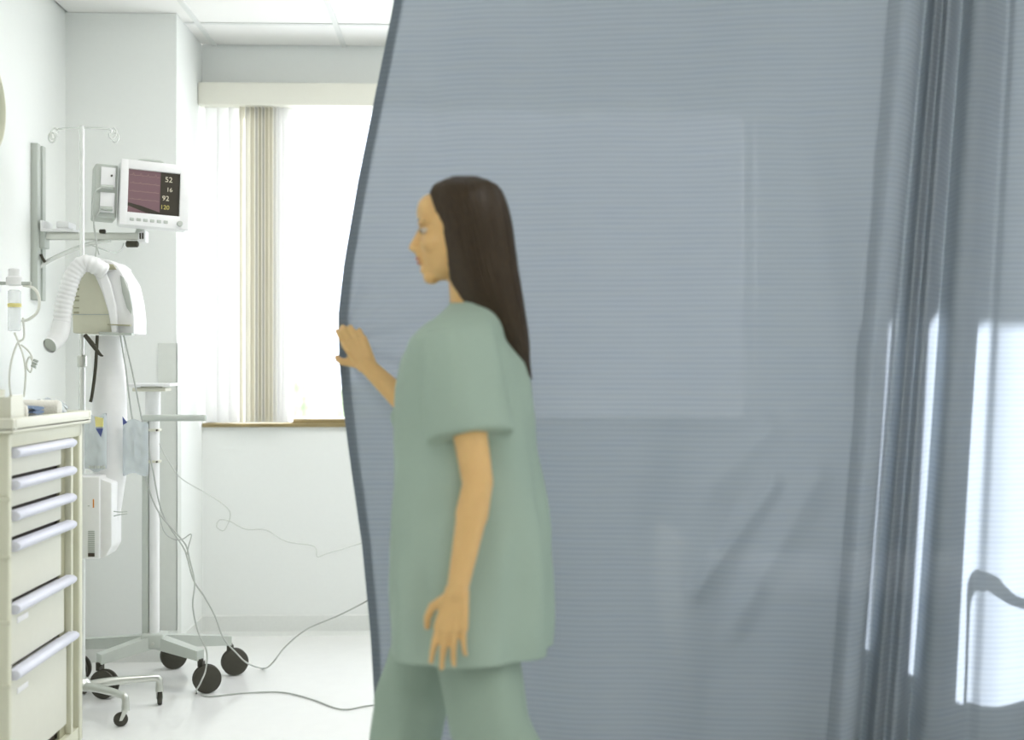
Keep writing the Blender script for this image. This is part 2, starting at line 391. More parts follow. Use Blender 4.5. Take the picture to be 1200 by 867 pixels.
# ------------------------------------------------------------------ added ceiling fill lamps, out of view, to brighten the room
fill_spots = []
for i in (2, 5):
    for j in (2, 7, 11): fill_spots.append(((gx[i]+gx[i+1])/2, (gy[j]+gy[j+2])/2))
for k, (x, y) in enumerate(fill_spots):
    where = ['left row, nearest the window', 'left row, middle', 'left row, rear of the room', 'right row, nearest the window', 'right row, middle', 'right row, rear of the room'][k]
    t = thing('ceiling_light', 'white recessed ceiling light panel in the '+where, 'light', (x, y, H), 'recessed ceiling lights')
    fb = MB()
    for a, b in (((-.295, -.595), (-.27, .595)), ((.27, -.595), (.295, .595)), ((-.27, -.595), (.27, -.57)), ((-.27, .57), (.27, .595))):
        fb.box((x+a[0], y+a[1], H-0.006), (x+b[0], y+b[1], H+0.028))
    fb.build('frame', M['grid'], t, False)
    MB().box((x-.27, y-.57, H+0.004), (x+.27, y+.57, H+0.008)).build('diffuser', M['lampglow'], t, False)
    ld = bpy.data.lights.new('lamp', 'AREA'); ld.shape = 'RECTANGLE'; ld.size = 0.52; ld.size_y = 1.1; ld.energy = FILL_BACK if y > 3.2 else FILL_FRONT; ld.color = (1.0, 0.955, 0.95)
    lo = bpy.data.objects.new('lamp', ld); COL.objects.link(lo); lo.parent = t; lo.location = (0, 0, -0.01)

# ------------------------------------------------------------------ supply cabinet against the left wall
cy0, cy1 = 3.56, 4.24; cx0, cx1 = XL+0.012, -1.254
cab = thing('supply_cabinet', 'tall cream drawer cabinet with pale handles against left wall', 'cabinet', ((cx0+cx1)/2, (cy0+cy1)/2, 0))
b = MB()
b.box((cx0, cy0, 0.05), (cx1, cy0+0.028, 1.085), 0.006).box((cx0, cy1-0.035, 0.05), (cx1, cy1, 1.085), 0.006)
b.box((cx0, cy0+0.02, 0.05), (cx0+0.02, cy1-0.02, 1.085)).box((cx0, cy0+0.02, 0.05), (cx1-0.004, cy1-0.02, 0.10)).box((cx0, cy0+.02, 1.045), (cx1, cy1-.02, 1.085), 0.004)
b.build('body', M['beige'], cab)
for zz in (0.20, 0.385, 0.56, 0.74, 0.90):   # raised ribs round the side panel
    MB().box((cx0, cy0-0.004, zz), (cx1+0.004, cy0+0.012, zz+0.012), 0.002).build('side_rib', M['beige'], cab)
MB().box((cx1-0.03, cy1-0.17, 0.10), (cx1-0.022, cy1-0.03, 1.045)).build('inner_panel', M['olive'], cab, False)
MB().box((cx1-0.035, cy1-0.115, 0.10), (cx1-0.002, cy1-0.095, 1.045), 0.003).build('drawer_rail', M['beige'], cab)
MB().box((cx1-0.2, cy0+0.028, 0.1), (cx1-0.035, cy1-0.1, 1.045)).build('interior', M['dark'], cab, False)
zh = [1.030, 0.942, 0.856, 0.771, 0.597, 0.414]; zb = zh[1:]+[0.115]
for i, z in enumerate(zh):
    top = z+0.012; bot = zb[i]+0.022
    y1 = cy1-0.125 if i < 5 else cy1-0.10
    d = MB().box((cx1-0.035, cy0+0.032, bot), (cx1-0.012, y1-0.06 if i < 4 else y1-0.03, top-0.006), 0.003).build('drawer', M['drawer'], cab)
    hb = MB(); hb.prism([(cx1-0.014, 0, z-0.016), (cx1+0.012, 0, z-0.014), (cx1+0.021, 0, z-0.004), (cx1+0.020, 0, z+0.006), (cx1+0.010, 0, z+0.013), (cx1-0.014, 0, z+0.014)], (0, y1-cy0-0.036, 0), 0.003)
    for q in hb.v: q.y += cy0+0.034
    hb.build('handle', M['handle'], d)
    if i > 3:
        MB().box((cx1-0.0125, cy0+0.10, (0.545 if i == 4 else 0.345)), (cx1-0.0105, cy0+0.19, (0.553 if i == 4 else 0.353)+0.008), 0.002).build('label_plate', M['white_print'], d)
# worktop tray with raised lip
tb = MB().box((cx0, cy0-0.02, 1.085), (cx1+0.02, cy1+0.03, 1.105), 0.006)
for a, c in (((cx0, cy0-0.02), (cx1+0.02, cy0)), ((cx0, cy1+0.01), (cx1+0.02, cy1+0.03)), ((cx1, cy0), (cx1+0.02, cy1+0.01))):
    tb.box((a[0], a[1], 1.09), (c[0], c[1], 1.128), 0.006)
tb.build('top_tray', M['cream'], cab)
for x in (cx0+0.05, cx1-0.06):
    for y in (cy0+0.07, cy1-0.07):
        c = MB().cyl((x-0.015, y, 0.028), (x+0.015, y, 0.028), 0.028, n=20).build('caster', M['wheel'], cab)
        MB().box((x-0.02, y-0.012, 0.028), (x+0.02, y+0.012, 0.052), 0.003).build('caster_fork', M['steel'], c)

# things lying on the cabinet
def blob_box(mb, a, b, bev): return mb.box(a, b, bev)
t = thing('supply_box', 'small open cream carton at the near end of the cabinet top', 'box', (-1.33, 3.66, 1.105))
pbx = MB(); pbx.box((-1.53, 3.60, 1.106), (-1.262, 3.608, 1.185)).box((-1.53, 3.70, 1.105), (-1.262, 3.708, 1.165)).box((-1.53, 3.608, 1.105), (-1.262, 3.70, 1.11))
pbx.box((-1.27, 3.608, 1.11), (-1.262, 3.70, 1.19), 0.001)
pbx.build('carton', M['cream'], t, False)
MB().add([(-1.53, 3.60, 1.185), (-1.28, 3.60, 1.185), (-1.30, 3.66, 1.205), (-1.53, 3.66, 1.215), (-1.53, 3.602, 1.182), (-1.28, 3.602, 1.182), (-1.30, 3.662, 1.202), (-1.53, 3.662, 1.212)],
         [(0, 1, 2, 3), (4, 5, 6, 7), (0, 1, 5, 4), (1, 2, 6, 5), (2, 3, 7, 6), (3, 0, 4, 7)]).build('flap', M['cream'], t, False)
def roll(name, label, c, r, L, m, dirv, squash=0.8):
    d = Vector(dirv).normalized(); u = Vector((0, 0, 1)); v = d.cross(u); c = Vector(c)
    mb = MB(); rings = []
    # a spiral roll: outer skin with a stepped flap and a wound end
    n = 30
    def prof(f): 
        return [(r*f*(1+0.05*math.sin(3*a)+0.05*(a/(2*PI))), a) for a in [2*PI*i/n for i in range(n)]]
    for tt, f in ((-.5, .55), (-.49, .9), (-.46, 1), (0, 1.03), (.46, 1), (.49, .9), (.5, .55)):
        rings.append([c+d*(tt*L)+v*(rr*math.cos(a))+u*(rr*math.sin(a)*squash) for rr, a in prof(f)])
    mb.loft(rings)
    sp = []
    for k in range(60):
        a = k/60*6*PI; rr = r*0.85*(1-k/75); sp.append(c-d*(L*0.5+0.001)+v*(rr*math.cos(a))+u*(rr*math.sin(a)*squash))
    mb.tube(sp, 0.0022, 5, 1)
    o = mb.build(name, m, None, True, (c.x, c.y, c.z-r*squash)); return tag(o, label, 'towel')
roll('rolled_towel', 'cream rolled towel lying across the cabinet top, rearmost', (-1.37, 4.02, 1.105+.032), 0.038, 0.22, M['towel'], (1, 0.1, 0), .82)
roll('rolled_towel', 'short white rolled towel just behind the open carton', (-1.345, 3.78, 1.105+.027), 0.032, 0.13, M['towel'], (1, 0.25, 0), .82)
pb = MB()
for k in range(4):
    z = 1.107+k*0.013; pts = []
    pb.loft([[Vector((-1.40+0.12*u_, 3.89+0.05*math.cos(vv), z+0.0055*math.sin(vv)+0.002*math.sin(7*u_+k))) for vv in [2*PI*i/12 for i in range(12)]] for u_ in [j/6 for j in range(7)]])
o = pb.build('folded_pad', M['bluepad'], None, True, (-1.34, 3.89, 1.1055)); tag(o, 'folded white and blue pads between the two rolled towels', 'pad')
pb = MB(); rnd = random.Random(3)
rings = []
for k in range(9):
    t_ = k/8; rings.append([Vector((-1.33+0.06*math.cos(a)*math.sin(PI*(.12+.76*t_))*(1+.15*math.sin(5*a+k)), 4.12+0.085*(t_-.5)*2, 1.107+0.028*max(0, 1+math.sin(a))*math.sin(PI*(.15+.7*t_))*(1+.2*math.sin(4*a+2*k)))) for a in [2*PI*i/20 for i in range(20)]])
pb.loft(rings); o = pb.build('plastic_pouch', M['bagplastic'], None, True, (-1.33, 4.12, 1.106)); tag(o, 'crumpled clear plastic pouch at the far end of cabinet top', 'pouch')

# ------------------------------------------------------------------ wall clock (cut by the left edge)
ck = thing('wall_clock', 'round wall clock with cream rim high on the left wall', 'clock', (XL, 4.60, 2.20))
MB().lathe((XL+0.002, 4.60, 2.20), [(0.165, 0), (0.172, 0.02), (0.168, 0.034), (0.156, 0.036), (0.15, 0.026), (0.15, 0.0)], 40, (1, 0, 0)).build('rim', M['beige'], ck)
MB().lathe((XL+0.004, 4.60, 2.20), [(0.15, 0.0), (0.15, 0.012)], 40, (1, 0, 0)).build('face', M['clockface'], ck)
MB().box((XL+0.018, 4.595, 2.19), (XL+0.020, 4.605, 2.29)).box((XL+0.0185, 4.53, 2.195), (XL+0.0205, 4.605, 2.203)).build('hands', M['dark'], ck, False)

# ------------------------------------------------------------------ wall rail with arm, and patient monitor
ry = 5.19
rail = thing('wall_rail', 'pale vertical equipment rail with swing arm on left wall', 'rail', (XL, ry, 1.5))
rt = P(47, 170, ry).z; rb = P(47, 352, ry).z
MB().box((XL, ry-0.05, rb), (XL+0.028, ry-0.012, rt), 0.003).box((XL, ry+0.012, rb), (XL+0.028, ry+0.05, rt), 0.003).box((XL, ry-0.05, rb), (XL+0.008, ry+0.05, rt)).build('channel', M['greymetal'], rail)
az = P(100, 277, ry).z
MB().box((XL+0.005, ry-0.03, az-0.05), (XL+0.05, ry+0.03, az+0.06), 0.005).build('carriage', M['greymetal'], rail)
ae = P(166, 275, ry).x
MB().box((XL+0.04, ry-0.022, az-0.014), (ae, ry+0.022, az+0.014), 0.004).build('arm', M['steel'], rail)
MB().box((XL+0.04, ry-0.06, az+0.014), (XL+0.17, ry+0.06, az+0.026), 0.003).box((XL+0.04, ry-0.06, az+0.02), (XL+0.052, ry+0.06, az+0.058), 0.003).box((XL+0.10, ry-0.05, az+0.026), (XL+0.15, ry+0.05, az+0.055), 0.006).build('bracket', M['wplast'], rail)
MB().tube([(XL+0.02, ry, az-0.12), (XL+0.08, ry, az-0.085), (XL+0.20, ry, az-0.035), (XL+0.30, ry, az-0.014)], 0.009, 10, 3).build('brace', M['pole'], rail)
MB().tube([P(48, 298, ry-.03), P(50, 303, ry-.03), P(53, 307, ry-.03)], 0.006, 8, 3).build('release_lever', M['black'], rail)
e = MB().box((ae-0.008, ry-0.026, az-0.024), (ae+0.022, ry+0.026, az+0.022), 0.004).build('arm_joint', M['wplast'], rail)
MB().box((ae-0.002, ry-0.028, az-0.012), (ae+0.004, ry-0.025, az+0.012)).box((ae+0.008, ry-0.028, az-0.012), (ae+0.014, ry-0.025, az+0.012)).build('slots', M['black'], e, False)
kc = P(155, 286, ry-.02)
MB().lathe(kc+Vector((-.025, 0, 0)), [(0.008, 0), (0.013, 0.004), (0.013, 0.046), (0.008, 0.05)], 16, (1, 0, 0)).build('knob', M['black'], rail)
kc = P(120, 271, ry-.03); MB().lathe(kc+Vector((-.012, 0, 0)), [(0.006, 0), (0.008, 0.003), (0.008, 0.022), (0.006, 0.024)], 12, (1, 0, 0)).build('clamp_screw', M['black'], rail)

# monitor, tilted; local frame built from the photographed corners
mc = P(182, 228, 5.1)
ex = (P(225, 196.5, 5.12)-P(148, 188, 5.02)).normalized()
ez0 = (P(148, 188, 5.07)-P(139, 263, 5.04)).normalized()
ey = ez0.cross(ex).normalized(); ez = ex.cross(ey).normalized()   # ey points away from the viewer
mon = thing('patient_monitor', 'white patient monitor with dark mauve screen on a wall arm', 'monitor', (ae-0.01, ry-0.08, az+0.02))
def ML(x, y, z): return mc+ex*x+ey*y+ez*z
def obox(mb, x0, x1, y0, y1, z0, z1, bev=0.004):
    R = Matrix((ex, ey, ez)).transposed(); c = ML((x0+x1)/2, (y0+y1)/2, (z0+z1)/2)
    bm = bmesh.new(); bmesh.ops.create_cube(bm, size=1)
    for q in bm.verts: q.co = Vector((q.co.x*abs(x1-x0), q.co.y*abs(y1-y0), q.co.z*abs(z1-z0)))
    if bev: bmesh.ops.bevel(bm, geom=list(bm.edges), offset=bev, segments=3, profile=0.5, affect='EDGES')
    mb._bm(bm, c, R); return mb
W2, H2 = 0.134, 0.130
sx0, sx1, sz0, sz1 = -0.104, 0.096, -0.078, 0.094
cs = obox(MB(), -W2, W2, 0.014, 0.075, -H2, H2, 0.012); obox(cs, -W2+.02, W2-.02, 0.07, 0.12, -H2+.03, H2-.02, 0.015)
cs.build('housing', M['wplast'], mon)
bz = MB()
for q in ((-W2, sx0, -H2, H2), (sx1, W2, -H2, H2), (sx0-.005, sx1+.005, -H2, sz0), (sx0-.005, sx1+.005, sz1, H2)): obox(bz, q[0], q[1], 0.0, 0.018, q[2], q[3], 0.003)
bz.build('bezel', M['wplast'], mon)
def screen_mat(top):
    m = bpy.data.materials.new('monitor_screen'); m.use_nodes = True; n = m.node_tree; p = n.nodes['Principled BSDF']
    p.inputs['Base Color'].default_value = top; p.inputs['Roughness'].default_value = 0.12
    p.inputs['Emission Color'].default_value = top; p.inputs['Emission Strength'].default_value = 0.35
    return m
MS1 = screen_mat(rgb(112, 88, 92)); MS2 = screen_mat(rgb(58, 54, 46))
sc = obox(MB(), sx0, sx1, 0.012, 0.016, sz0, sz1, 0).build('screen', MS1, mon, False)
obox(MB(), sx1-0.075, sx1, 0.010, 0.012, sz0, sz1, 0).build('number_column', MS2, sc, False)
xs = [(-.104, -.045), (-.104, -.052), (-.06, -.06), (0.0, -.078), (.021, -.078), (.021, -.052), (-.03, -.05), (-.09, -.04)]
sm_ = MB(); sm_.loft([[ML(a, 0.0108, c) for a, c in ((-.104, -.038), (-.05, -.048), (.021, -.068), (.021, -.078), (-.03, -.074), (-.104, -.05))], [ML(a, 0.0118, c) for a, c in ((-.104, -.038), (-.05, -.048), (.021, -.068), (.021, -.078), (-.03, -.074), (-.104, -.05))]])
sm_.build('dark_trace_band', MS2, sc, False)
RM = Matrix((ex, -ey*-1, ez)).transposed()
def M4at(x, y, z):
    R = Matrix((ex, ez, -ey)).transposed().to_4x4(); R.translation = ML(x, y, z); return R
MT = screen_mat(rgb(196, 190, 170)); MTY = screen_mat(rgb(178, 168, 96)); MTB = screen_mat(rgb(160, 140, 130))
for body, sz, x, z, mm in (('52', .030, .052, .066, MT), ('16', .024, .056, .026, MT), ('92', .028, .042, -.010, MT), ('120', .024, .040, -.046, MTY)):
    text(body, sz, sc, mm, M4at(x, 0.009, z), 'reading')
for k in range(4):
    mbw = MB(); zz = .072-.032*k; amp = (.010, .006, .004, .003)[k]
    mbw.tube([ML(-.098+.115*i/60, 0.0095, zz+amp*(max(0, 1-abs((i % 15)-7)/1.6)-0.3*max(0, 1-abs((i % 15)-10)/1.5))) for i in range(61)], 0.0005, 4, 1)
    mbw.build('trace', MTB, sc, False)
for k in range(6):
    obox(MB(), -.095+.026*k, -.078+.026*k, -0.003, 0.002, -.112, -.100, 0.002).build('button', M['grey'], mon)
dial = MB(); p0 = ML(.098, -0.012, -.108); dial.cyl(p0, p0+ey*0.014, 0.010, 0.012, 16); dial.build('dial', M['grey'], mon)
hd = MB(); hd.tube([ML(-.06, .04, H2-.004), ML(-.055, .04, H2+.010), ML(0, .04, H2+.013), ML(.03, .04, H2+.010), ML(.035, .04, H2-.004)], .006, 8, 4); hd.build('carry_handle', M['grey'], mon)
mr = MB(); obox(mr, -.225, -.140, 0.03, 0.13, -.105, .108, 0.006); rack = mr.build('module_rack', M['grey'], mon)
obox(MB(), -.205, -.150, 0.024, 0.03, .018, .095, .002).build('module', M['wplast'], rack)
obox(MB(), -.205, -.150, 0.024, 0.03, -.085, -.005, .002).build('module', M['wplast'], rack)
p0 = ML(-.165, .018, .062); MB().cyl(p0, p0+ey*.01, .004, n=10).build('socket', M['dark'], rack)
for (zz) in (.012, -.072):
    p0 = ML(-.175, .01, zz); MB().cyl(p0-ex*.03, p0+ex*.015, .008, .010, 12).build('plug', M['grey'], rack)
MB().cyl((ae-.01, ry-.005, az+0.01), mc+ex*(-.03)+ey*.09+ez*-.10, 0.016, n=14).build('swivel', M['greymetal'], mon)
cb = MB(); cb.tube([ML(-.2, .012, .012), P(112, 224, 5.0), P(108, 240, 5.0), P(110, 262, 5.0), P(113, 282, 5.0), P(112, 300, 4.9)], .0028, 6, 6)
cb.tube([ML(-.2, .012, -.072), P(113, 253, 5.0), P(110, 262, 5.02), P(112, 280, 5.02), P(116, 298, 4.9)], .0025, 6, 6)
cb.tube([P(145, 285, 5.14), P(142, 292, 5.1), P(134, 296, 5.05), P(120, 292, 5.0), P(104, 286, 5.0)], .0025, 6, 6)
tag(cb.build('monitor_cable', M['cord'], None, True, P(112, 300, 4.9)), 'thin grey cables looping down from the side of the monitor', 'cable')

# ------------------------------------------------------------------ drip stand with five-legged base
ix, iy = P(96, 434, 4.75).x, 4.75
iv = thing('drip_stand', 'chrome drip stand with two hooks, standing behind the cabinet', 'drip stand', (ix, iy, 0))
zt = P(97, 148, iy).z
MB().cyl((ix, iy, 0.09), (ix, iy, 1.30), 0.0125, n=16).build('lower_pole', M['pole'], iv)
MB().cyl((ix, iy, 1.28), (ix, iy, zt), 0.0085, n=16).build('upper_pole', M['pole'], iv)
MB().lathe((ix, iy, 1.27), [(.014, 0), (.018, .004), (.018, .04), (.013, .045)], 16).build('collar', M['steel'], iv)
for s, xe, ze in ((-1, 62, 158), (1, 134, 166)):
    a = P(97, 150, iy); bq = P(xe, 151, iy); r = 0.018
    pts = [Vector((ix, iy, zt-.006)), bq+Vector((-s*.02, 0, 0))]
    h = [bq+Vector((s*(.012*math.cos(t_)-.004), .012*math.sin(t_*.5), .022*math.sin(t_)-.018)) for t_ in [PI*.9-k*PI*1.9/9 for k in range(10)]]
    MB().tube(pts+h, .0032, 8, 3).build('hook', M['pole'], iv)
    c0 = bq+Vector((0, 0, .004))
    MB().tube([c0+Vector((s*.004+.012*math.cos(t_), 0, -.036+.018*math.sin(t_))) for t_ in [2*PI*k/12 for k in range(13)]], .0028, 8, 2).build('hook_loop', M['pole'], iv)
MB().lathe((ix, iy, 0.085), [(.02, 0), (.034, .004), (.034, .03), (.022, .045)], 20).build('hub', M['steel'], iv)
hub = Vector((ix, iy, .10))
def small_caster(root, tip, face):
    """stem, fork and dark wheel under the end of a leg"""
    f = Vector((math.cos(face), math.sin(face), 0)); sd = Vector((-f.y, f.x, 0)); z0 = tip.z
    st = MB().cyl(tip, (tip.x, tip.y, .055), .013, .015, 14)
    for q in (-1, 1):
        st.prism([Vector((tip.x, tip.y, .060))+sd*(q*.010)-f*.010, Vector((tip.x, tip.y, .060))+sd*(q*.010)+f*.010, Vector((tip.x, tip.y, .022))+sd*(q*.010)+f*.022, Vector((tip.x, tip.y, .022))+sd*(q*.010)+f*.012], sd*(q*.0025))
    st.build('caster_fork', M['steel'], root)
    wc = Vector((tip.x, tip.y, .025))+f*.016
    MB().lathe(wc-sd*.0085, [(.010, 0), (.022, 0), (.025, .004), (.025, .013), (.022, .017), (.010, .017)], 22, sd).build('wheel', M['wheel'], root)
tips = [(P(147, 800, 4.58), 200), (P(187, 785, 4.85), 100), (Vector((ix-.08, iy+.27, .1)), 80), (Vector((ix-.23, iy+.05, .1)), 110), (Vector((ix-.14, iy-.24, .1)), 250)]
for tp, fa in tips:
    tp = Vector((tp.x, tp.y, .105)); d = (tp-hub).normalized()
    lg = MB().tube([hub+d*.02, hub+d*.1+Vector((0, 0, .006)), tp-d*.03+Vector((0, 0, .002)), tp-d*.004-Vector((0, 0, .004)), tp-Vector((0, 0, .022))], [.017, .0155, .013, .013, .013], 12, 4)
    lg.build('leg', M['steel'], iv)
    small_caster(iv, Vector((tp.x, tp.y, .085)), math.radians(fa))
# blower (warming unit) clamped on the stand
bx = 4.72
wu = thing('warming_blower', 'cream hospital warming blower with rounded handle shell on drip stand', 'blower', P(110, 392, bx))
def side(mb, pts, y0, y1, bev=0.004):   # an outline in photograph pixels at the blower's depth, extruded in depth
    return mb.prism([P(a, c, bx)+Vector((0, y0-bx, 0)) for a, c in pts], (0, y1-y0, 0), bev)
side(MB(), [(92, 391), (91, 345), (95, 325), (104, 313), (114, 310), (124, 320), (133, 340), (140, 365), (142, 391)], bx-.07, bx+.12, .006).build('body', M['beige'], wu)
arc = MB()
side(arc, [(108, 303), (120, 303), (130, 318), (137, 335), (143, 360), (145, 393), (139, 393), (135, 368), (128, 345), (118, 322)], bx-.09, bx+.14, .005)
side(arc, [(116, 304), (136, 307), (145, 314), (141, 319), (128, 319), (123, 309)], bx-.08, bx+.12, .004)
side(arc, [(144, 314), (156, 333), (161, 355), (163, 372), (163, 392), (143, 393), (142, 360), (136, 336), (130, 320), (138, 318)], bx-.07, bx+.11, .006)
arc.build('front_shell', M['wplast'], wu)
side(MB(), [(147, 324), (151, 327), (158, 345), (161, 362), (160, 369), (155, 362), (150, 345)], bx-.076, bx-.066, .001).build('control_panel', M['grey'], wu)
side(MB(), [(128, 311), (140, 312), (144, 318), (134, 318)], bx-.088, bx-.078, .001).build('handle_recess', M['olive'], wu)
side(MB(), [(134, 380.5), (160, 381.5), (160, 383), (134, 382)], bx-.092, bx-.068, 0).build('seam', M['olive'], wu)
side(MB(), [(124, 389.5), (162, 391), (162, 393.5), (124, 393)], bx-.092, bx-.05, .001).build('foot_strip', M['grey'], wu)
side(MB(), [(92, 369), (141, 369), (141, 370), (92, 370)], bx-.072, bx-.068, 0).build('case_line', M['grey'], wu)
for k, yy in enumerate((335, 339, 348, 352, 361, 366)): side(MB(), [(93.5, yy), (99.5, yy), (99.5, yy+1.4+(k % 2)), (93.5, yy+1.4+(k % 2))], bx-.0725, bx-.0695, 0).build('printed_line', M['olive'], wu)
# corrugated hose over the top
def hose(pts, r, pitch, mb, n=20, ends=0):
    pts = [Vector(q) for q in pts]; q = []
    for i in range(len(pts)-1):
        a = pts[max(i-1, 0)]; b_ = pts[i]; c = pts[i+1]; d = pts[min(i+2, len(pts)-1)]
        for k in range(20):
            t_ = k/20; q.append(0.5*((2*b_)+(c-a)*t_+(2*a-5*b_+4*c-d)*t_*t_+(3*b_-a-3*c+d)*t_**3))
    q.append(pts[-1]); L = [0]
    for i in range(1, len(q)): L.append(L[-1]+(q[i]-q[i-1]).length)
    N = int(L[-1]/pitch*4); res = []; rs = []
    j = 0
    for k in range(N+1):
        s_ = L[-1]*k/N
        while j < len(L)-2 and L[j+1] < s_: j += 1
        t_ = (s_-L[j])/max(1e-9, L[j+1]-L[j]); res.append(q[j].lerp(q[j+1], t_)); rs.append(r*(1 if k % 4 in (1, 2) else 0.93))
    mb.tube(res, rs, n, 1); return mb
hp = [P(122, 318, bx-.11), P(112, 312, bx-.13), P(98, 309, bx-.14), P(86, 322, bx-.15), P(79, 342, bx-.155), P(74, 362, bx-.16), P(72, 380, bx-.16)]
hz = hose(hp, .031, .016, MB()).build('hose', M['wplast'], wu)
hp2 = [P(72, 378, bx-.16), P(69, 392, bx-.17), P(62, 402, bx-.19), P(58, 405, bx-.205)]
nz_ = MB(); nz_.tube(hp2, [.032, .033, .029, .027], 20, 5, False); nz_.build('hose_nozzle', M['wplast'], hz)
dv = (P(58, 405, bx-.205)-P(62, 402, bx-.19)).normalized(); e0 = P(58, 405, bx-.205)
MB().cyl(e0-dv*.012, e0-dv*.006, .026, n=20).build('nozzle_mouth', M['grey'], hz)
MB().tube([e0+dv.orthogonal().normalized()*0]*1+[e0], .001, 4, 1) if False else None
# straps
tag(MB().tube([P(100, 393, 4.62), P(108, 403, 4.60), P(117, 415, 4.60), P(121, 417, 4.6)], [.008, .009, .006, .002], 6, 4).build('strap', M['black'], wu), None)
tag(MB().tube([P(114, 393, 4.63), P(112, 430, 4.63), P(108, 462, 4.64), P(106, 471, 4.64)], .0065, 6, 4).build('power_cable', M['black'], wu), None)
# limp ribbed hose hanging below the blower
lh = thing('hanging_hose', 'wide white ribbed hose hanging straight down from the blower', 'hose', P(118, 655, 4.70))
hr = MB(); hpts = [P(124, 394, 4.72), P(127, 440, 4.72), P(128, 500, 4.70), P(129, 560, 4.68), P(126, 600, 4.66), P(121, 640, 4.66)]
N = 110; rings = []
for k in range(N+1):
    t_ = k/N*5; i = min(4, int(t_)); q = hpts[i].lerp(hpts[i+1], t_-i)
    wv = [.060, .060, .064, .058, .050, .034]; rr = wv[i]*(1-(t_-i))+wv[i+1]*(t_-i)
    rr *= (1.0 if k % 2 else .975)
    rings.append([q+Vector((rr*math.cos(a)*(1+.05*math.sin(3*a+t_)), rr*.75*math.sin(a), 0)) for a in [2*PI*j/28 for j in range(28)]])
hr.loft(rings); hr.build('hose', M['wplast'], lh)
MB().tube([P(132, 599, 4.60), P(140, 600, 4.585), P(149, 599.5, 4.60)], .002, 6, 3).build('clip_wire', M['grey'], lh)
MB().tube([P(132, 605, 4.60), P(140, 603, 4.585), P(149, 602, 4.60)], .002, 6, 3).build('clip_wire', M['grey'], lh)
# supply unit low on the stand
pu = thing('pump_unit', 'white pump unit with orange numeral and vent slots low on stand', 'pump', P(112, 655, 4.60))
pa = P(88, 558, 4.56); pbq = P(117, 655, 4.56)
MB().box((pa.x, 4.56, pbq.z), (pbq.x, 4.70, pa.z), .006).build('body', M['wplast'], pu)
side2 = MB().prism([P(a, c, 4.57) for a, c in ((116, 560), (131, 566), (131, 640), (124, 652), (116, 655))], (0, .13, 0), .006); side2.build('side_cover', M['wplast'], pu)
for k in range(12):
    yy = 622+k*2.4; a = P(103.5, yy, 4.56); c = P(111, yy+1.2, 4.56)
    MB().box((a.x, 4.557, c.z), (c.x, 4.562, a.z)).build('vent_slot', M['grey'], pu, False)
a = P(103.5, 648, 4.56); c = P(111, 652, 4.56); MB().box((a.x, 4.556, c.z), (c.x, 4.562, a.z)).build('switch', M['dark'], pu, False)
T4 = Matrix.Translation(P(109.5, 590.5, 4.558)) @ Matrix.Rotation(PI/2, 4, 'X'); text('1', .044, pu, M['orange'], T4)
T4 = Matrix.Translation(P(104, 592, 4.558)) @ Matrix.Rotation(PI/2, 4, 'X'); text('-', .03, pu, M['grey'], T4)
# plastic bags with blue print
def bag(pxa, pya, pxb, pyb, Y, seed, label):
    a = P(pxa, pya, Y); c = P(pxb, pyb, Y); rnd = random.Random(seed); n, m_ = 14, 16
    def sh(u, v, s):
        edge = min(u, 1-u, v, 1-v)*4; b_ = min(1, edge)**.5
        return Vector((a.x+(c.x-a.x)*u, Y+s*(.014*b_)+.010*b_*noise.noise(Vector((u*5+seed, v*6, s))), a.z+(c.z-a.z)*v+.006*math.sin(u*7+seed)))
    mb = MB()
    for s in (-1, 1):
        vs = [sh(i/n, j/m_, s) for j in range(m_+1) for i in range(n+1)]
        mb.add(vs, [(j*(n+1)+i, j*(n+1)+i+1, (j+1)*(n+1)+i+1, (j+1)*(n+1)+i) for j in range(m_) for i in range(n)])
    t = thing('plastic_bag', label, 'bag', ((a.x+c.x)/2, Y, c.z), 'clear bags hanging on the drip stand')
    mb.build('film', M['bagplastic'], t)
    return t
t = bag(99, 486, 125, 551, 4.60, 1, 'clear plastic bag hanging between cabinet and ribbed hose')
MB().prism([P(x, y_, 4.575) for x, y_ in ((112, 502), (121, 502), (118, 512))], (0, .002, 0)).build('blue_triangle', M['blue'], t, False)
MB().prism([P(x, y_, 4.575) for x, y_ in ((111, 488), (121, 490), (121, 500), (112, 500))], (0, .002, 0)).build('yellow_tag', M['yellow'], t, False)
for i in range(6): 
    a = P(104+3.4*i, 549, 4.58); MB().box((a.x, 4.578, a.z), (a.x+.007, 4.581, a.z+.01)).build('print_mark', M['grey'], t, False)
MB().tube([P(105, 505, 4.6), P(112, 520, 4.6), P(108, 535, 4.6), P(118, 540, 4.6), P(120, 522, 4.6)], .003, 6, 5).build('coiled_tube', M['tubing'], t)
t = bag(144, 493, 174, 556, 4.66, 5, 'clear plastic bag hanging right of the ribbed hose')
MB().prism([P(x, y_, 4.635) for x, y_ in ((143.5, 488), (149, 495), (144, 498))], (0, .002, 0)).build('blue_triangle', M['blue'], t, False)
MB().tube([P(150, 505, 4.66), P(160, 500, 4.66), P(168, 515, 4.66), P(160, 535, 4.66), P(152, 528, 4.66), P(156, 512, 4.66)], .003, 6, 5).build('coiled_tube', M['tubing'], t)

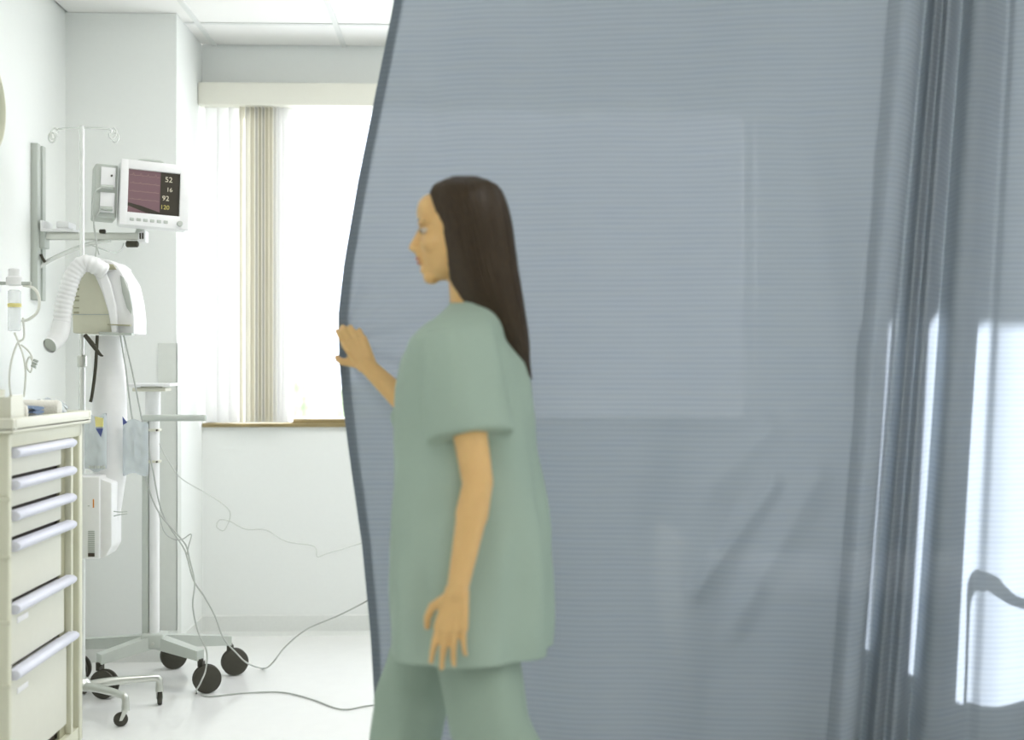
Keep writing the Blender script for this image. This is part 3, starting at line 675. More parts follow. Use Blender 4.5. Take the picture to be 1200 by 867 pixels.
# ------------------------------------------------------------------ suction set on the left wall
sy = 4.62; sx = XL
su = thing('suction_regulator', 'clear wall suction bottle with yellow band above cabinet', 'regulator', P(16, 392, 4.72))
c = P(17, 340, 4.72)
MB().lathe(P(17, 335, 4.72), [(.02, 0), (.03, .004), (.03, .03), (.022, .036), (.022, .06), (.015, .064)], 20).build('gauge_head', M['wplast'], su)
MB().lathe(P(17, 388, 4.72), [(.018, 0), (.023, .003), (.023, .145), (.018, .15)], 20).build('bottle', M['clear'], su)
MB().lathe(P(17, 360, 4.72), [(.0235, 0), (.0245, .002), (.0245, .012), (.0235, .014)], 20).build('band', M['yellow'], su)
a = P(17, 332, 4.72); MB().box((XL, 4.71, a.z-.006), (a.x+.06, 4.73, a.z+.006), .003).build('bracket', M['grey'], su)
MB().box((XL, 4.67, a.z-.03), (XL+.02, 4.77, a.z+.05), .004).build('wall_plate', M['wplast'], su)
MB().tube([P(27, 334, 4.72), P(40, 338, 4.72), P(46, 350, 4.72), P(44, 365, 4.72), P(34, 374, 4.72), P(26, 376, 4.74)], .0055, 10, 6).build('elbow_tube', M['tubing'], su)
tl = MB(); tl.tube([P(27, 372, 4.74), P(28, 395, 4.74), P(20, 403, 4.74), P(13, 425, 4.74), P(11, 448, 4.74), P(14, 470, 4.76)], .004, 8, 6)
tl.tube([P(17, 390, 4.72), P(22, 402, 4.74), P(28, 420, 4.74), P(30, 440, 4.74), P(28, 465, 4.76)], .004, 8, 6)
tl.tube([P(25, 404, 4.73), P(34, 412, 4.72), P(38, 422, 4.72), P(36, 436, 4.72), P(31, 428, 4.72), P(35, 418, 4.72), P(42, 432, 4.72)], .0035, 8, 6)
tag(tl.build('loose_tubing', M['tubing'], None, True, P(14, 470, 4.76)), 'loops of thin clear tubing hanging on wall above cabinet', 'tubing')
c = P(38, 425, 4.71)
ob = MB()
for k in range(3): ob.cyl(c+Vector((.004*k, -.01, .01*k-.01)), c+Vector((.016+.004*k, -.014, .01*k-.016)), .0045, n=8)
tag(ob.build('tube_connector', M['grey'], None, True, c), 'small grey connector on the tubing loops beside hose nozzle', 'connector')

# ------------------------------------------------------------------ mobile stand with small top tray
hx, hy = P(181, 434, 5.15).x, 5.15
ms = thing('mobile_stand', 'pale wheeled stand with small round top plate and grey side bar', 'stand', (hx, hy, 0))
zt = P(181, 456, hy).z
MB().cyl((hx, hy, .16), (hx, hy, P(181, 488, hy).z), .020, n=20).build('post', M['wplast'], ms)
MB().box((hx-.047, hy-.012, .17), (hx-.022, hy+.012, P(181, 492, hy).z), .004).build('side_channel', M['greymetal'], ms)
MB().cyl((hx-.006, hy, P(0, 490, hy).z), (hx-.006, hy, zt), .030, n=20).build('neck', M['wplast'], ms)
MB().box((hx-.075, hy-.05, zt-.008), (hx+.055, hy+.05, zt+.006), .003).cyl((hx-.008, hy, zt), (hx-.008, hy, zt+.012), .045, n=20).build('mount_plate', M['cream'], ms)
MB().box((P(155, 0, hy).x, hy-.1, zt+.012), (P(206, 0, hy).x, hy+.1, P(0, 449, hy).z), .003).build('top_plate', M['wplast'], ms)
a = P(163, 486, hy-.1); c = P(242, 493.5, hy-.1)
MB().box((a.x+.01, hy-.11, c.z), (c.x, hy-.085, a.z), .008).build('side_bar', M['greymetal'], ms)
MB().box((hx-.012, hy-.09, c.z+.003), (hx+.012, hy+.01, a.z-.003), .003).build('bar_bracket', M['greymetal'], ms)
for yy in (504, 541):
    a = P(185, yy, hy-.022); MB().box((hx-.022, hy-.024, a.z-.005), (hx+.024, hy+.022, a.z+.005), .002).build('ring_clamp', M['cream'], ms)
    MB().cyl((hx+.016, hy-.03, a.z), (hx+.016, hy-.02, a.z), .004, n=10).build('screw', M['dark'], ms)
MB().box((hx-.045, hy-.045, .155), (hx+.045, hy+.045, .215), .008).build('hub', M['greymetal'], ms)
MB().cyl((hx+.004, hy-.05, .178), (hx+.004, hy-.044, .178), .006, n=12).build('hub_screw', M['steel'], ms)
HB = Vector((hx, hy, .185))
legs = [(P(269, 757, 5.33), P(275, 0, 5.33).x, 5.33), (P(235, 770, 5.05), P(243, 0, 5.05).x, 5.04), (P(116, 772, 5.0), P(125, 0, 5.0).x, 4.97), (Vector((hx-.36, 5.28, 0)), hx-.33, 5.24), (Vector((hx+.005, 5.44, 0)), hx+.008, 5.45)]
for tp, wx, wy in legs:
    tp = Vector((tp.x, tp.y, .145)); d = (tp-HB); dh = Vector((d.x, d.y, 0)).normalized(); n_ = Vector((-dh.y, dh.x, 0))
    r0 = [HB+n_*.026+Vector((0, 0, .024)), HB-n_*.026+Vector((0, 0, .024)), HB-n_*.026+Vector((0, 0, -.028)), HB+n_*.026+Vector((0, 0, -.028))]
    r1 = [tp+n_*.022+Vector((0, 0, .018)), tp-n_*.022+Vector((0, 0, .018)), tp-n_*.022+Vector((0, 0, -.020)), tp+n_*.022+Vector((0, 0, -.020))]
    MB().loft([r0, r1]).build('leg', M['greymetal'], ms)
    w_ = Vector((wx, wy, .055))
    MB().cyl((tp.x, tp.y, .10), (tp.x, tp.y, .13), .012, n=12).box((w_.x-.014, w_.y-.02, .095), (tp.x+.014, tp.y+.02, .122), .008).build('caster_fork', M['wheel'], ms)
    ax = Vector((math.sin(.35), -math.cos(.35), 0)) if wx > hx-.01 else Vector((-.3, -1, 0)).normalized()
    for q in (-.022, .006):
        MB().lathe(w_+ax*q, [(.012, 0), (.045, 0), (.054, .004), (.055, .008), (.054, .012), (.045, .016), (.012, .016)], 28, ax).build('wheel', M['wheel'], ms)

# ------------------------------------------------------------------ cords
def cord(pts, r, m, label, name='cord'):
    o = MB().tube(pts, r, 6, 8).build(name, m, None, True, pts[-1]); return tag(o, label, 'cord')
FL = lambda px, py, r: P(px, py, 1e-9+F*(CAMZ-r)/(py-433.5)/ (math.cos(YAW)-0) ) # on the floor
def FLp(px, py, r=.004):
    a = (px-600)/F; b_ = (433.5-py)/F; t_ = (r-CAMZ)/b_
    return Vector(((a*math.cos(YAW)+math.sin(YAW))*t_, (-a*math.sin(YAW)+math.cos(YAW))*t_, r))
cord([P(141, 393, 4.66), P(147, 430, 4.68), P(152, 470, 4.72), P(160, 520, 4.8), P(172, 565, 4.85), P(186, 600, 4.88), P(213, 632, 4.86), P(219, 642, 4.86), P(222, 655, 4.86), P(228, 682, 4.85), P(226, 710, 4.83), P(232, 740, 4.8), P(242, 763, 4.78), P(241, 785, 4.76), P(235, 800, 4.74), FLp(230, 812), FLp(245, 816), FLp(285, 812), FLp(330, 811), FLp(365, 819), FLp(400, 831), FLp(430, 827), FLp(470, 822)], .0032, M['cord'], 'grey cord hanging from the blower and trailing along floor to the nurse')
cord([P(145, 393, 4.67), P(156, 440, 4.69), P(166, 490, 4.74), P(178, 545, 4.82), P(190, 600, 4.92), P(214, 640, 4.90), P(219, 652, 4.90), P(227, 680, 4.93), P(240, 700, 4.97), P(252, 722, 5.0), P(262, 748, 5.0), P(277, 765, 5.0), P(290, 777, 5.0), FLp(308, 783), P(318, 778, 5.1), P(335, 757, 5.1), P(360, 737, 5.0), P(395, 722, 4.8), P(432, 703, 4.6), P(470, 680, 4.5)], .0032, M['cord'], 'grey cord looping low over the stand casters and rising to the right')
cord([P(186, 600, 4.86), P(192, 622, 4.85), P(202, 631, 4.84), P(213, 632, 4.84), P(224, 626, 4.84), P(221, 640, 4.84), P(219, 650, 4.85)], .0022, M['cord'], 'short wire loop tied round the crossing of the two cords')
cord([P(187, 520, 5.1), P(196, 538, 5.2), P(212, 560, 5.4), P(240, 577, 5.6), P(262, 591, 5.6), P(270, 603, 5.6), P(263, 621, 5.6), P(254, 617, 5.6), P(258, 609, 5.6), P(270, 611, 5.6), P(288, 620, 5.6), P(312, 621, 5.6), P(335, 634, 5.6), P(368, 640, 5.6), P(372, 652, 5.6), P(385, 648, 5.6), P(425, 636, 5.6), P(470, 622, 5.6)], .0022, M['cordp'], 'thin pale wire curling across in front of the wall under the window')

# ------------------------------------------------------------------ hospital bed hidden behind the curtain (its rail shadows the cloth)
bed = thing('hospital_bed', 'hospital bed behind the blue curtain, its rail shadow showing', 'bed', (1.9, 4.2, 0))
MB().box((.75, 3.74, .44), (2.78, 4.62, .60), .03).build('mattress', M['sheet'], bed)
MB().box((.72, 3.76, .36), (2.80, 4.60, .44), .008).build('frame', M['greymetal'], bed)
MB().box((.68, 3.76, .30), (.72, 4.60, .72), .02).build('footboard', M['cream'], bed)
MB().box((2.80, 3.76, .30), (2.84, 4.60, 1.0), .02).build('headboard', M['cream'], bed)
for x in (.82, 2.7):
    for y in (3.83, 4.53):
        MB().cyl((x, y, .08), (x, y, .37), .022, n=14).build('leg', M['greymetal'], bed)
        MB().lathe((x-.015, y, .05), [(.02, 0), (.046, 0), (.05, .006), (.05, .024), (.046, .03), (.02, .03)], 20, (1, 0, 0)).build('wheel', M['wheel'], bed)
YCU = 3.21; YR = 3.60
def unshadow(px, py):
    q = P(px, py, YCU); k = (YR-YCU)/SUNV.y
    return q+SUNV*k
rp = [unshadow(*q) for q in ((1147, 850), (1149, 800), (1150, 740), (1151, 712), (1157, 694), (1170, 687), (1182, 697), (1205, 712), (1240, 722), (1300, 728), (1400, 730))]
MB().tube(rp, [.006, .006, .007, .010, .020, .022, .018, .014, .013, .013, .013], 12, 5).build('side_rail', M['greymetal'], bed)
a = rp[0]; MB().tube([a, Vector((a.x, 3.64, .40)), Vector((a.x, 3.78, .40))], .010, 8, 1).build('rail_mount', M['greymetal'], bed)
a = rp[-1]; MB().tube([a, Vector((a.x, 3.62, .42)), Vector((a.x, 3.78, .40))], .012, 8, 1).build('rail_mount', M['greymetal'], bed)

# ------------------------------------------------------------------ privacy curtain
def interp(xs, ys, x):
    return float(np.interp(x, xs, ys))
def smoothi(xs, ys, x):
    i = int(np.searchsorted(xs, x))-1; i = max(0, min(len(xs)-2, i)); t_ = (x-xs[i])/(xs[i+1]-xs[i]); t_ = max(0, min(1, t_))
    a = ys[max(i-1, 0)]; b_ = ys[i]; c = ys[i+1]; d = ys[min(i+2, len(ys)-1)]
    return 0.5*((2*b_)+(c-a)*t_+(2*a-5*b_+4*c-d)*t_*t_+(3*b_-a-3*c+d)*t_**3)
EY = [-260, -100, 0, 100, 200, 300, 365, 420, 480, 560, 650, 760, 867, 1010]
EX = [500, 474, 457, 438, 419, 403, 396, 397, 402, 412, 424, 434, 440, 446]
# fold knots: photograph x on the row y=0, x on the row y=867, depth offset
KN = [(0, 0, 0.0), (.1, .1, .012), (.2, .2, -.01), (.32, .32, .012), (.45, .45, -.008), (.6, .6, .012), (.76, .76, -.008), (.9, .9, .008), (1.0, 1.0, 0)]
FO = [(1040, 968, .0), (1062, 985, -.030), (1077, 1000, .02), (1083, 1007, .095), (1090, 1016, .07), (1096, 1024, -.01), (1104, 1036, .02), (1112, 1046, -.01), (1119, 1054, .02), (1126, 1063, .10), (1132, 1070, .07), (1141, 1080, -.02), (1154, 1098, -.035), (1168, 1116, -.01),
      (1180, 1132, .022), (1192, 1148, .005), (1206, 1166, .0), (1222, 1184, .01), (1240, 1204, .03), (1256, 1224, .07), (1274, 1242, .02), (1296, 1266, -.03), (1318, 1290, .02), (1334, 1308, .07), (1352, 1328, .01), (1380, 1358, -.03), (1410, 1390, .02), (1440, 1420, .06), (1480, 1465, -.02), (1530, 1515, .03)]
NU1, NU2, NV = 150, 330, 170
cverts = []; cuv = []
def curtain_point(u, py):
    zc = interp(EY, EX, py); k = py/867.0
    xr = 1040+(968-1040)*k
    if u <= 1:
        px = zc+(xr-zc)*u
        d = smoothi([q[0] for q in KN], [q[2] for q in KN], u)*(0.6+.5*k)
        base = 3.45-0.22*u
        # pull creases running up to the hand and slack creases lower right
        ex_, ey_ = (px-396), (py-400)
        ang = math.atan2(ey_, ex_); dist = math.hypot(ex_, ey_)
        d += .010*math.sin(ang*11)*math.exp(-dist/160)*min(1, dist/30)
        for (x0, y0, x1, y1, wd, am) in ((815, 700, 905, 570, 11, .014), (770, 640, 800, 520, 30, -.010), (860, 740, 960, 560, 14, .010), (835, 575, 900, 505, 16, .008), (560, 230, 1000, 330, 70, -.008), (640, 420, 760, 560, 45, .010), (720, 60, 900, 300, 50, .009), (930, 120, 990, 420, 28, .010), (500, 90, 520, 200, 18, .008)):
            dx, dy = x1-x0, y1-y0; L2 = dx*dx+dy*dy; t_ = max(0, min(1, ((px-x0)*dx+(py-y0)*dy)/L2)); q = math.hypot(px-x0-dx*t_, py-y0-dy*t_)
            d += 1.6*am*math.exp(-(q/wd)**2)
        if u < .02: d += .010*(1-u/.02)
    else:
        w_ = (u-1)*(len(FO)-1); xs = list(range(len(FO)))
        xt = smoothi(xs, [q[0] for q in FO], w_); xb = smoothi(xs, [q[1] for q in FO], w_); px = xt+(xb-xt)*k
        d = smoothi(xs, [q[2] for q in FO], w_)*(1+.15*math.sin(py*.004+w_)); base = 3.23
    q = P(px, py, base+d)
    return q
us = [i/NU1 for i in range(NU1+1)]+[1+(i+1)/NU2 for i in range(NU2)]
pys = [-255+1250*j/NV for j in range(NV+1)]
su_ = 0.0; prev = None; arc_ = []
for u in us:
    q = curtain_point(u, 434)
    if prev is not None: su_ += (q-prev).length
    prev = q; arc_.append(su_)
for j, py in enumerate(pys):
    for i, u in enumerate(us):
        q = curtain_point(u, py)
        # keep rows level in the room, whatever depth a fold reaches
        z = CAMZ+(433.5-py)/F*3.25
        q.z = z
        cverts.append(q); cuv.append((arc_[i], z))
n_ = len(us)
cfaces = [(j*n_+i, j*n_+i+1, (j+1)*n_+i+1, (j+1)*n_+i) for j in range(NV) for i in range(n_-1)]
cur = thing('privacy_curtain', 'blue-grey hospital privacy curtain pulled across the room by the nurse', 'curtain', (.9, 3.2, .05))
me = bpy.data.meshes.new('cloth'); me.from_pydata([tuple(q-cur.location) for q in cverts], [], cfaces)
uvl = me.uv_layers.new(name='UVMap'); li = np.zeros(len(me.loops), dtype=np.int32); me.loops.foreach_get('vertex_index', li)
uvl.data.foreach_set('uv', np.array(cuv, dtype=np.float32)[li].ravel())
me.polygons.foreach_set('use_smooth', [True]*len(me.polygons)); me.materials.append(M['curtain'])
co = bpy.data.objects.new('cloth', me); COL.objects.link(co); co.parent = cur
ed = MB(); K_ = 4; ov = []
for j in range(NV+1):
    for i in range(K_): ov.append(cverts[j*n_+i]+Vector((0, .004 if i else .0015, 0)))
ed.add(ov, [(j*K_+i, j*K_+i+1, (j+1)*K_+i+1, (j+1)*K_+i) for j in range(NV) for i in range(K_-1)]); hem = ed.build('edge_hem', M['curtain'], cur)
uv2 = hem.data.uv_layers.new(name='UVMap')
for lp in hem.data.loops: q = ov[lp.vertex_index]; uv2.data[lp.index].uv = (q.x, q.z)
ztop = CAMZ+(433.5+255)/F*3.25
trk = MB().box((XL+.01, 3.18, H-.024), (XR-.01, 3.24, H-.004), .002); tag(trk.build('curtain_track', M['grid'], None, True, (0, 3.21, H-.004)), 'white curtain track on the ceiling above the blue curtain', 'track')
for i in range(0, n_, 24):
    q = cverts[i]; MB().tube([q, Vector((q.x, (q.y+3.21)/2, q.z+.01)), Vector((q.x, 3.21, H-.022))], .002, 5, 1).build('hook', M['steel'], cur)

# ------------------------------------------------------------------ the nurse
nz0 = Vector((0, 3.0, 0))
nurse = thing('person', 'woman with long dark hair in pale green scrubs pulling the curtain', 'person', nz0)
TH = math.radians(14)
Ff = Vector((-math.cos(TH), math.sin(TH), 0)); Ll = Vector((-math.sin(TH), -math.cos(TH), 0)); Uu = Vector((0, 0, 1))
def T(f, l, z, o=nz0): return Vector((o.x, o.y, 0))+Ff*f+Ll*l+Uu*z
HT = math.radians(4); hF = Vector((-math.cos(HT), math.sin(HT), -0.04)).normalized(); hL = Vector((-math.sin(HT), -math.cos(HT), 0)); hU = hL.cross(hF)*-1
if hU.z < 0: hU = -hU
HC = Vector((-.018, 3.0, 1.585)); HR = Matrix((hF, hL, hU)).transposed()
def Hd(f, l, z): return HC+hF*f+hL*l+hU*z
B = MB()
def he(c, r, n=18, m_=12): B.ell(Hd(*c), r, HR, n, m_)
he((-.015, 0, .018), (.093, .073, .095), 28, 18); he((.028, 0, -.030), (.063, .060, .082), 24, 16); he((.03, 0, -.075), (.055, .048, .040)); he((.066, 0, -.104), (.021, .024, .018))
he((.060, 0, .045), (.036, .055, .045)); he((.079, 0, .021), (.015, .045, .010))
B.capsule(Hd(.088, 0, .004), .0075, Hd(.108, 0, -.034), .010); B.ell(Hd(.098, .010, -.037), (.011, .008, .007), HR); B.ell(Hd(.098, -.010, -.037), (.011, .008, .007), HR); he((.092, 0, -.046), (.012, .018, .012))
he((.091, 0, -.060), (.0095, .021, .0055)); he((.088, 0, -.0715), (.0095, .019, .006)); he((.080, 0, -.088), (.014, .02, .010))
for s in (1, -1):
    he((.055, s*.036, -.030), (.030, .026, .024)); he((-.005, s*.074, -.010), (.017, .007, .028))
# neck, trunk
B.capsule(Hd(-.02, 0, -.06), .050, T(-.022, 0, 1.36), .056); B.capsule(T(-.02, .02, 1.37), .045, T(-.015, .125, 1.325), .032); B.capsule(T(-.02, -.02, 1.37), .045, T(-.015, -.125, 1.325), .032)
for (z0, a_, b2, f0) in ((1.28, .10, .155, 0), (1.18, .10, .14, .01), (1.05, .095, .125, .01), (.93, .105, .15, 0), (.84, .11, .16, -.01)):
    B.ell(T(f0, 0, z0), (a_, b2, .11), Matrix((Ff, Ll, Uu)).transposed())
# near (her left) arm hangs beside the tunic
S1 = T(-.02, .16, 1.30); E1 = P(560, 566, 2.755); W1 = P(536, 692, 2.71)
B.capsule(S1, .044, S1.lerp(E1, .5), .042); B.capsule(S1.lerp(E1, .5), .042, E1, .034); B.capsule(E1, .034, E1.lerp(W1, .3), .036); B.capsule(E1.lerp(W1, .3), .036, W1, .023)
# far (her right) arm reaches forward to the edge of the curtain
S2 = T(-.01, -.16, 1.315); E2 = P(500, 497, 3.23); W2p = P(430, 428, 3.325)
B.capsule(S2, .045, S2.lerp(E2, .5), .040); B.capsule(S2.lerp(E2, .5), .040, E2, .034); B.capsule(E2, .034, E2.lerp(W2p, .3), .034); B.capsule(E2.lerp(W2p, .3), .034, W2p, .0225)
def hand(Wp, d, pn, th, curls, thumb_bend=.5, sc_=1.0, spread=1.0):
    """d: along the hand, pn: out of the palm, th: towards the thumb side"""
    d = d.normalized(); pn = (pn-d*pn.dot(d)).normalized(); th_ = d.cross(pn); th_ = th_ if th_.dot(th) > 0 else -th_
    K = []
    for i, off in enumerate((.027, .009, -.009, -.026)):
        K.append(Wp+d*((.082, .086, .082, .074)[i]*sc_)+th_*off*sc_)
        B.capsule(Wp+th_*off*.45+d*.004, .0165, K[-1], .0115*sc_, 12)
    B.ell(Wp+d*.045+pn*.006, (.040, .032, .014), Matrix((d, th_, pn)).transposed())
    B.ell(Wp+d*.035+th_*.022+pn*.010, (.030, .014, .014), Matrix((d, th_, pn)).transposed())
    for i, k in enumerate(K):
        ln = ((.040, .024, .019), (.044, .028, .020), (.041, .026, .019), (.032, .020, .017))[i]; p_ = k; dd = (d+th_*((.10, .03, -.05, -.14)[i]*spread)).normalized(); c0 = 0
        for q in range(3):
            c0 += curls[i][q]; v = (dd*math.cos(c0)+pn*math.sin(c0)); e_ = p_+v*ln[q]*sc_
            r_ = (.0088, .0080, .0072, .0062); sc2 = .88 if i == 3 else 1
            B.capsule(p_, r_[q]*sc2, e_, r_[q+1]*sc2, 12); p_ = e_
    a0 = Wp+d*.022+th_*.024+pn*.008; v = (d*.62+th_*.70+pn*.3).normalized(); a1 = a0+v*.040; v2 = (d*.85+th_*.30+pn*thumb_bend).normalized(); a2 = a1+v2*.030; v3 = (d*.9+pn*thumb_bend*1.4).normalized(); a3 = a2+v3*.024
    B.capsule(a0, .0125, a1, .0105, 12); B.capsule(a1, .0102, a2, .0090, 12); B.capsule(a2, .009, a3, .0075, 12)
hand(W1, P(521, 780, 2.705)-W1, Vector((.25, 1, 0)), Vector((-1, 0, 0)), [(.10, .20, .15), (.14, .26, .18), (.18, .30, .2), (.22, .34, .22)], .35)
hand(W2p, P(396, 364, 3.375)-W2p, Vector((-.1, 1, .05)), Vector((-1, 0, 0)), [(.20, .50, .40), (.24, .60, .45), (.28, .65, .5), (.34, .70, .5)], .9, .93, .3)
# legs mid-stride
def leg(hip, knee, ank, toe):
    B.capsule(hip, .085, hip.lerp(knee, .5), .072); B.capsule(hip.lerp(knee, .5), .072, knee, .054); B.capsule(knee, .054, knee.lerp(ank, .3), .052); B.capsule(knee.lerp(ank, .3), .052, ank, .036)
    B.capsule(ank, .036, ank+(toe-ank)*.3+Vector((0, 0, -.03)), .032); B.capsule(ank+(toe-ank)*.3+Vector((0, 0, -.03)), .032, toe, .022)
LF = dict(h=T(0, -.085, .83), k=T(.16, -.09, .46), a=T(.215, -.085, .09), t=T(.36, -.09, .045))
LN = dict(h=T(-.01, .085, .83), k=T(-.075, .085, .455), a=T(-.28, .085, .13), t=T(-.16, .085, .045))
for q in (LF, LN): leg(q['h'], q['k'], q['a'], q['t'])
body = remeshed('body', B, M['skin'], nurse, .0036, 5, .5)
# eyes, brows, lips
for s in (1, -1):
    c = Hd(.0750, s*.030, .001); eo = MB().ell(c, (.0110, .0115, .0075), HR).build('eye', M['eye'], nurse)
    d = (hF*.95+hL*s*.12).normalized(); MB().ell(c+d*.0092, (.0035, .0060, .0066), HR, 12, 8).build('iris', M['iris'], eo)
    MB().tube([Hd(.090, s*.012, .023), Hd(.087, s*.028, .028), Hd(.074, s*.044, .022)], [.0028, .003, .0015], 6, 4).build('eyebrow', M['hair'], nurse)
MB().ell(Hd(.0945, 0, -.061), (.0085, .020, .0045), HR).ell(Hd(.0915, 0, -.0705), (.0085, .018, .0048), HR).build('lips', M['lips'], nurse)
# hair: one mass with combed locks over it
HZ = [1.27, 1.31, 1.35, 1.40, 1.45, 1.50, 1.55, 1.60, 1.64, 1.67, 1.69, 1.705, 1.712]
HFX = [.115, .075, .035, .003, -.024, -.040, -.052, -.062, -.075, -.078, -.070, -.05, -.02]
HBX = [.152, .150, .146, .138, .130, .122, .115, .108, .099, .088, .074, .055, .02]
HW = [.030, .055, .072, .082, .086, .087, .088, .088, .085, .076, .062, .042, .012]
def hairpt(z, a, k=1.0):
    f0 = smoothi(HZ, HFX, z); b0 = smoothi(HZ, HBX, z); w_ = smoothi(HZ, HW, z); cx_ = (f0+b0)/2; rx = (b0-f0)/2
    ca, sa = math.cos(a), math.sin(a); e_ = .8
    return Vector((cx_-.003+rx*k*abs(ca)**e_*(1 if ca > 0 else -1), 3.0+w_*k*abs(sa)**e_*(1 if sa > 0 else -1), z))
hm = MB(); rings = []
zz_ = [1.27+(1.711-1.27)*(1-(1-k/46)**1.6) for k in range(47)]
for z in zz_: rings.append([hairpt(z, 2*PI*i/72, 1+.02*math.sin(i*2.1)+.015*math.sin(i*5.3+z*3)) for i in range(72)])
hm.loft(rings)
hair = remeshed('hair', hm, M['hair'], nurse, .005, 2, .4)
lk = MB(); rnd = random.Random(11)
for i in range(300):
    a = 2*PI*i/300+rnd.uniform(-.01, .01); ze = 1.265+rnd.uniform(-.03, .07); ph = rnd.uniform(0, 6); am = rnd.uniform(.0, .03)
    pts = []
    for k in range(15):
        z = 1.709-(1.709-ze)*(k/14)**1.15; zc_ = max(1.27, z); q = hairpt(zc_, a+am*math.sin(ph+z*14), 1.0+.02*rnd.random()); q.z = z
        if z < 1.27: q.x += (1.27-z)*.2
        pts.append(q)
    lk.tube(pts, [.0026+.0004*rnd.random()]*13+[.0018, .0006], 5, 2)
lo_ = lk.build('locks', M['hair'], nurse); tag(lo_, kind='stuff')

# tunic: rings round the trunk plus sleeves, opened at hem, cuffs and neck
G = MB()
TR = [(.605, .188, .235, -.012), (.68, .190, .233, -.012), (.78, .190, .228, -.008), (.88, .186, .220, -.006), (.98, .176, .206, -.002), (1.07, .166, .196, .000), (1.15, .160, .190, .002), (1.22, .156, .190, .006), (1.28, .144, .190, .006), (1.33, .118, .188, .008), (1.365, .098, .165, -.006), (1.39, .078, .120, -.016), (1.408, .062, .078, -.02), (1.425, .056, .062, -.02)]
rings = []
for z, a_, b2, f0 in TR:
    r_ = []
    for i in range(64):
        t_ = 2*PI*i/64; kf = 1+(.030*math.sin(t_*7+z*2)+.018*math.sin(t_*11-z*5))*max(0, min(1, (1.30-z)/.5))
        r_.append(T(f0+a_*kf*math.cos(t_), b2*kf*math.sin(t_), z))
    rings.append(r_)
G.loft(rings)
def sleeve(p0, p1, p2, r0, r1, r2, sq=.9):
    d = (p2-p0).normalized(); u = (Vector((1, 0, 0))-d*d.x).normalized(); v = d.cross(u); rr = []
    for k in range(13):
        t_ = k/12; c = (p0*(1-t_)**2+p1*2*t_*(1-t_)+p2*t_**2); r_ = r0*(1-t_)**2+r1*2*t_*(1-t_)+r2*t_**2
        rr.append([c+u*(r_*math.cos(a)*(1+.03*math.sin(3*a+4*t_)))+v*(r_*sq*math.sin(a)*(1+.03*math.sin(5*a))) for a in [2*PI*i/36 for i in range(36)]])
    G.loft(rr)
C1 = P(553, 512, 2.815); C2 = E2+(W2p-E2)*.17
sleeve(T(-.015, .125, 1.345), T(-.02, .195, 1.31), C1, .076, .092, .098, .88)
sleeve(T(-.01, -.12, 1.33), T(.0, -.17, 1.27), E2, .07, .08, .074, .85); G.capsule(E2+(S2-E2)*.1, .072, C2, .066, 24)
tun = remeshed('tunic', G, M['scrub'], nurse, .006, 5, .5)
bm = bmesh.new(); bm.from_mesh(tun.data); base = nz0
dS1 = (C1-S1).normalized(); dS2 = (C2-E2).normalized(); kill = []
for f_ in bm.faces:
    c = f_.calc_center_median()+base
    if c.z < .614 or (c.z > 1.418): kill.append(f_); continue
    if False and -.012 < (c-C1).dot(dS1) < .02 and f_.normal.dot(dS1) > .75: kill.append(f_); continue
    if (c-C2).length < .12 and (c-C2).dot(dS2) > .035 and f_.normal.dot(dS2) > .4: kill.append(f_)
bmesh.ops.delete(bm, geom=kill, context='FACES')
bm.normal_update()
for v in bm.verts:
    c = v.co+base; lowz = max(0, min(1, (1.30-c.z)/.4))
    n1 = noise.noise(Vector((c.x*9, c.y*9, c.z*2.2))); n2 = noise.noise(Vector((c.x*14+5, c.y*14, c.z*9)))
    v.co += v.normal*(.015*n1*(.35+.65*lowz)+.008*n2)
bm.to_mesh(tun.data); bm.free()
so = tun.modifiers.new('thickness', 'SOLIDIFY'); so.thickness = .003; so.offset = -1
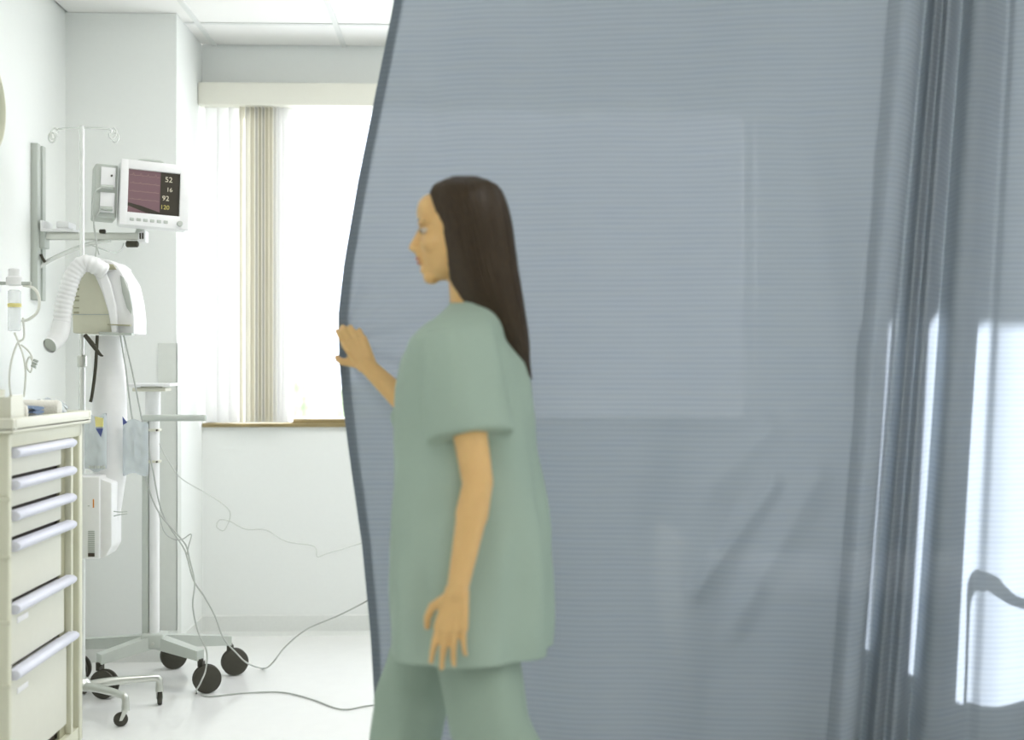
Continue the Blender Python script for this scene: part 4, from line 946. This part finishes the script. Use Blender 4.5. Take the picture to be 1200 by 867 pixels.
# patch pocket on the near side of the tunic
# trousers
B2 = MB()
B2.ell(T(0, 0, .80), (.135, .175, .16), Matrix((Ff, Ll, Uu)).transposed(), 28, 16)
for q in (LF, LN):
    h, k, a = q['h'], q['k'], q['a']; up = Vector((0, 0, .03))
    B2.capsule(h, .112, h.lerp(k, .5), .102, 24); B2.capsule(h.lerp(k, .5), .102, k, .092, 24); B2.capsule(k, .092, k.lerp(a, .5), .082, 24); B2.capsule(k.lerp(a, .5), .082, a+up, .072, 24)
tro = remeshed('trousers', B2, M['scrubp'], nurse, .009, 6, .5)
bm = bmesh.new(); bm.from_mesh(tro.data); kill = []
for f_ in bm.faces:
    c = f_.calc_center_median()+base
    for q in (LF, LN):
        d = (q['a']-q['k']).normalized()
        if (c-(q['a']+Vector((0, 0, .03)))).dot(d) > .03 and (c-q['a']).length < .2: kill.append(f_); break
bmesh.ops.delete(bm, geom=kill, context='FACES'); bm.normal_update()
for v in bm.verts:
    c = v.co+base; v.co += v.normal*(.010*noise.noise(Vector((c.x*8, c.y*8, c.z*4)))+.004*noise.noise(Vector((c.x*20, c.y*20, c.z*12))))
bm.to_mesh(tro.data); bm.free(); so = tro.modifiers.new('thickness', 'SOLIDIFY'); so.thickness = .003; so.offset = -1
# shoes
def shoe(a, t, flat):
    d = (t-a); d.z = 0; d.normalize(); n1 = Vector((-d.y, d.x, 0)); mb = MB(); rings = []
    prof = [(-.075, .022, .045), (-.06, .034, .075), (-.02, .038, .078), (.04, .040, .066), (.10, .046, .052), (.15, .044, .042), (.18, .030, .034), (.195, .012, .026)]
    heel = 0 if flat else .055
    for x, wd, hh in prof:
        zz = heel*max(0, min(1, (.12-x)/.19)); c = Vector((a.x, a.y, 0))+d*(x-(0 if flat else -.01))
        rings.append([c+n1*(wd*math.cos(q))+Uu*(zz+hh*.5*(1+math.sin(q)*(1 if math.sin(q) > 0 else .98))) for q in [2*PI*i/20 for i in range(20)]])
    mb.loft(rings); mb.build('shoe', M['shoe'], nurse)
shoe(LF['a'], LF['t'], True); shoe(LN['a'], LN['t'], False)
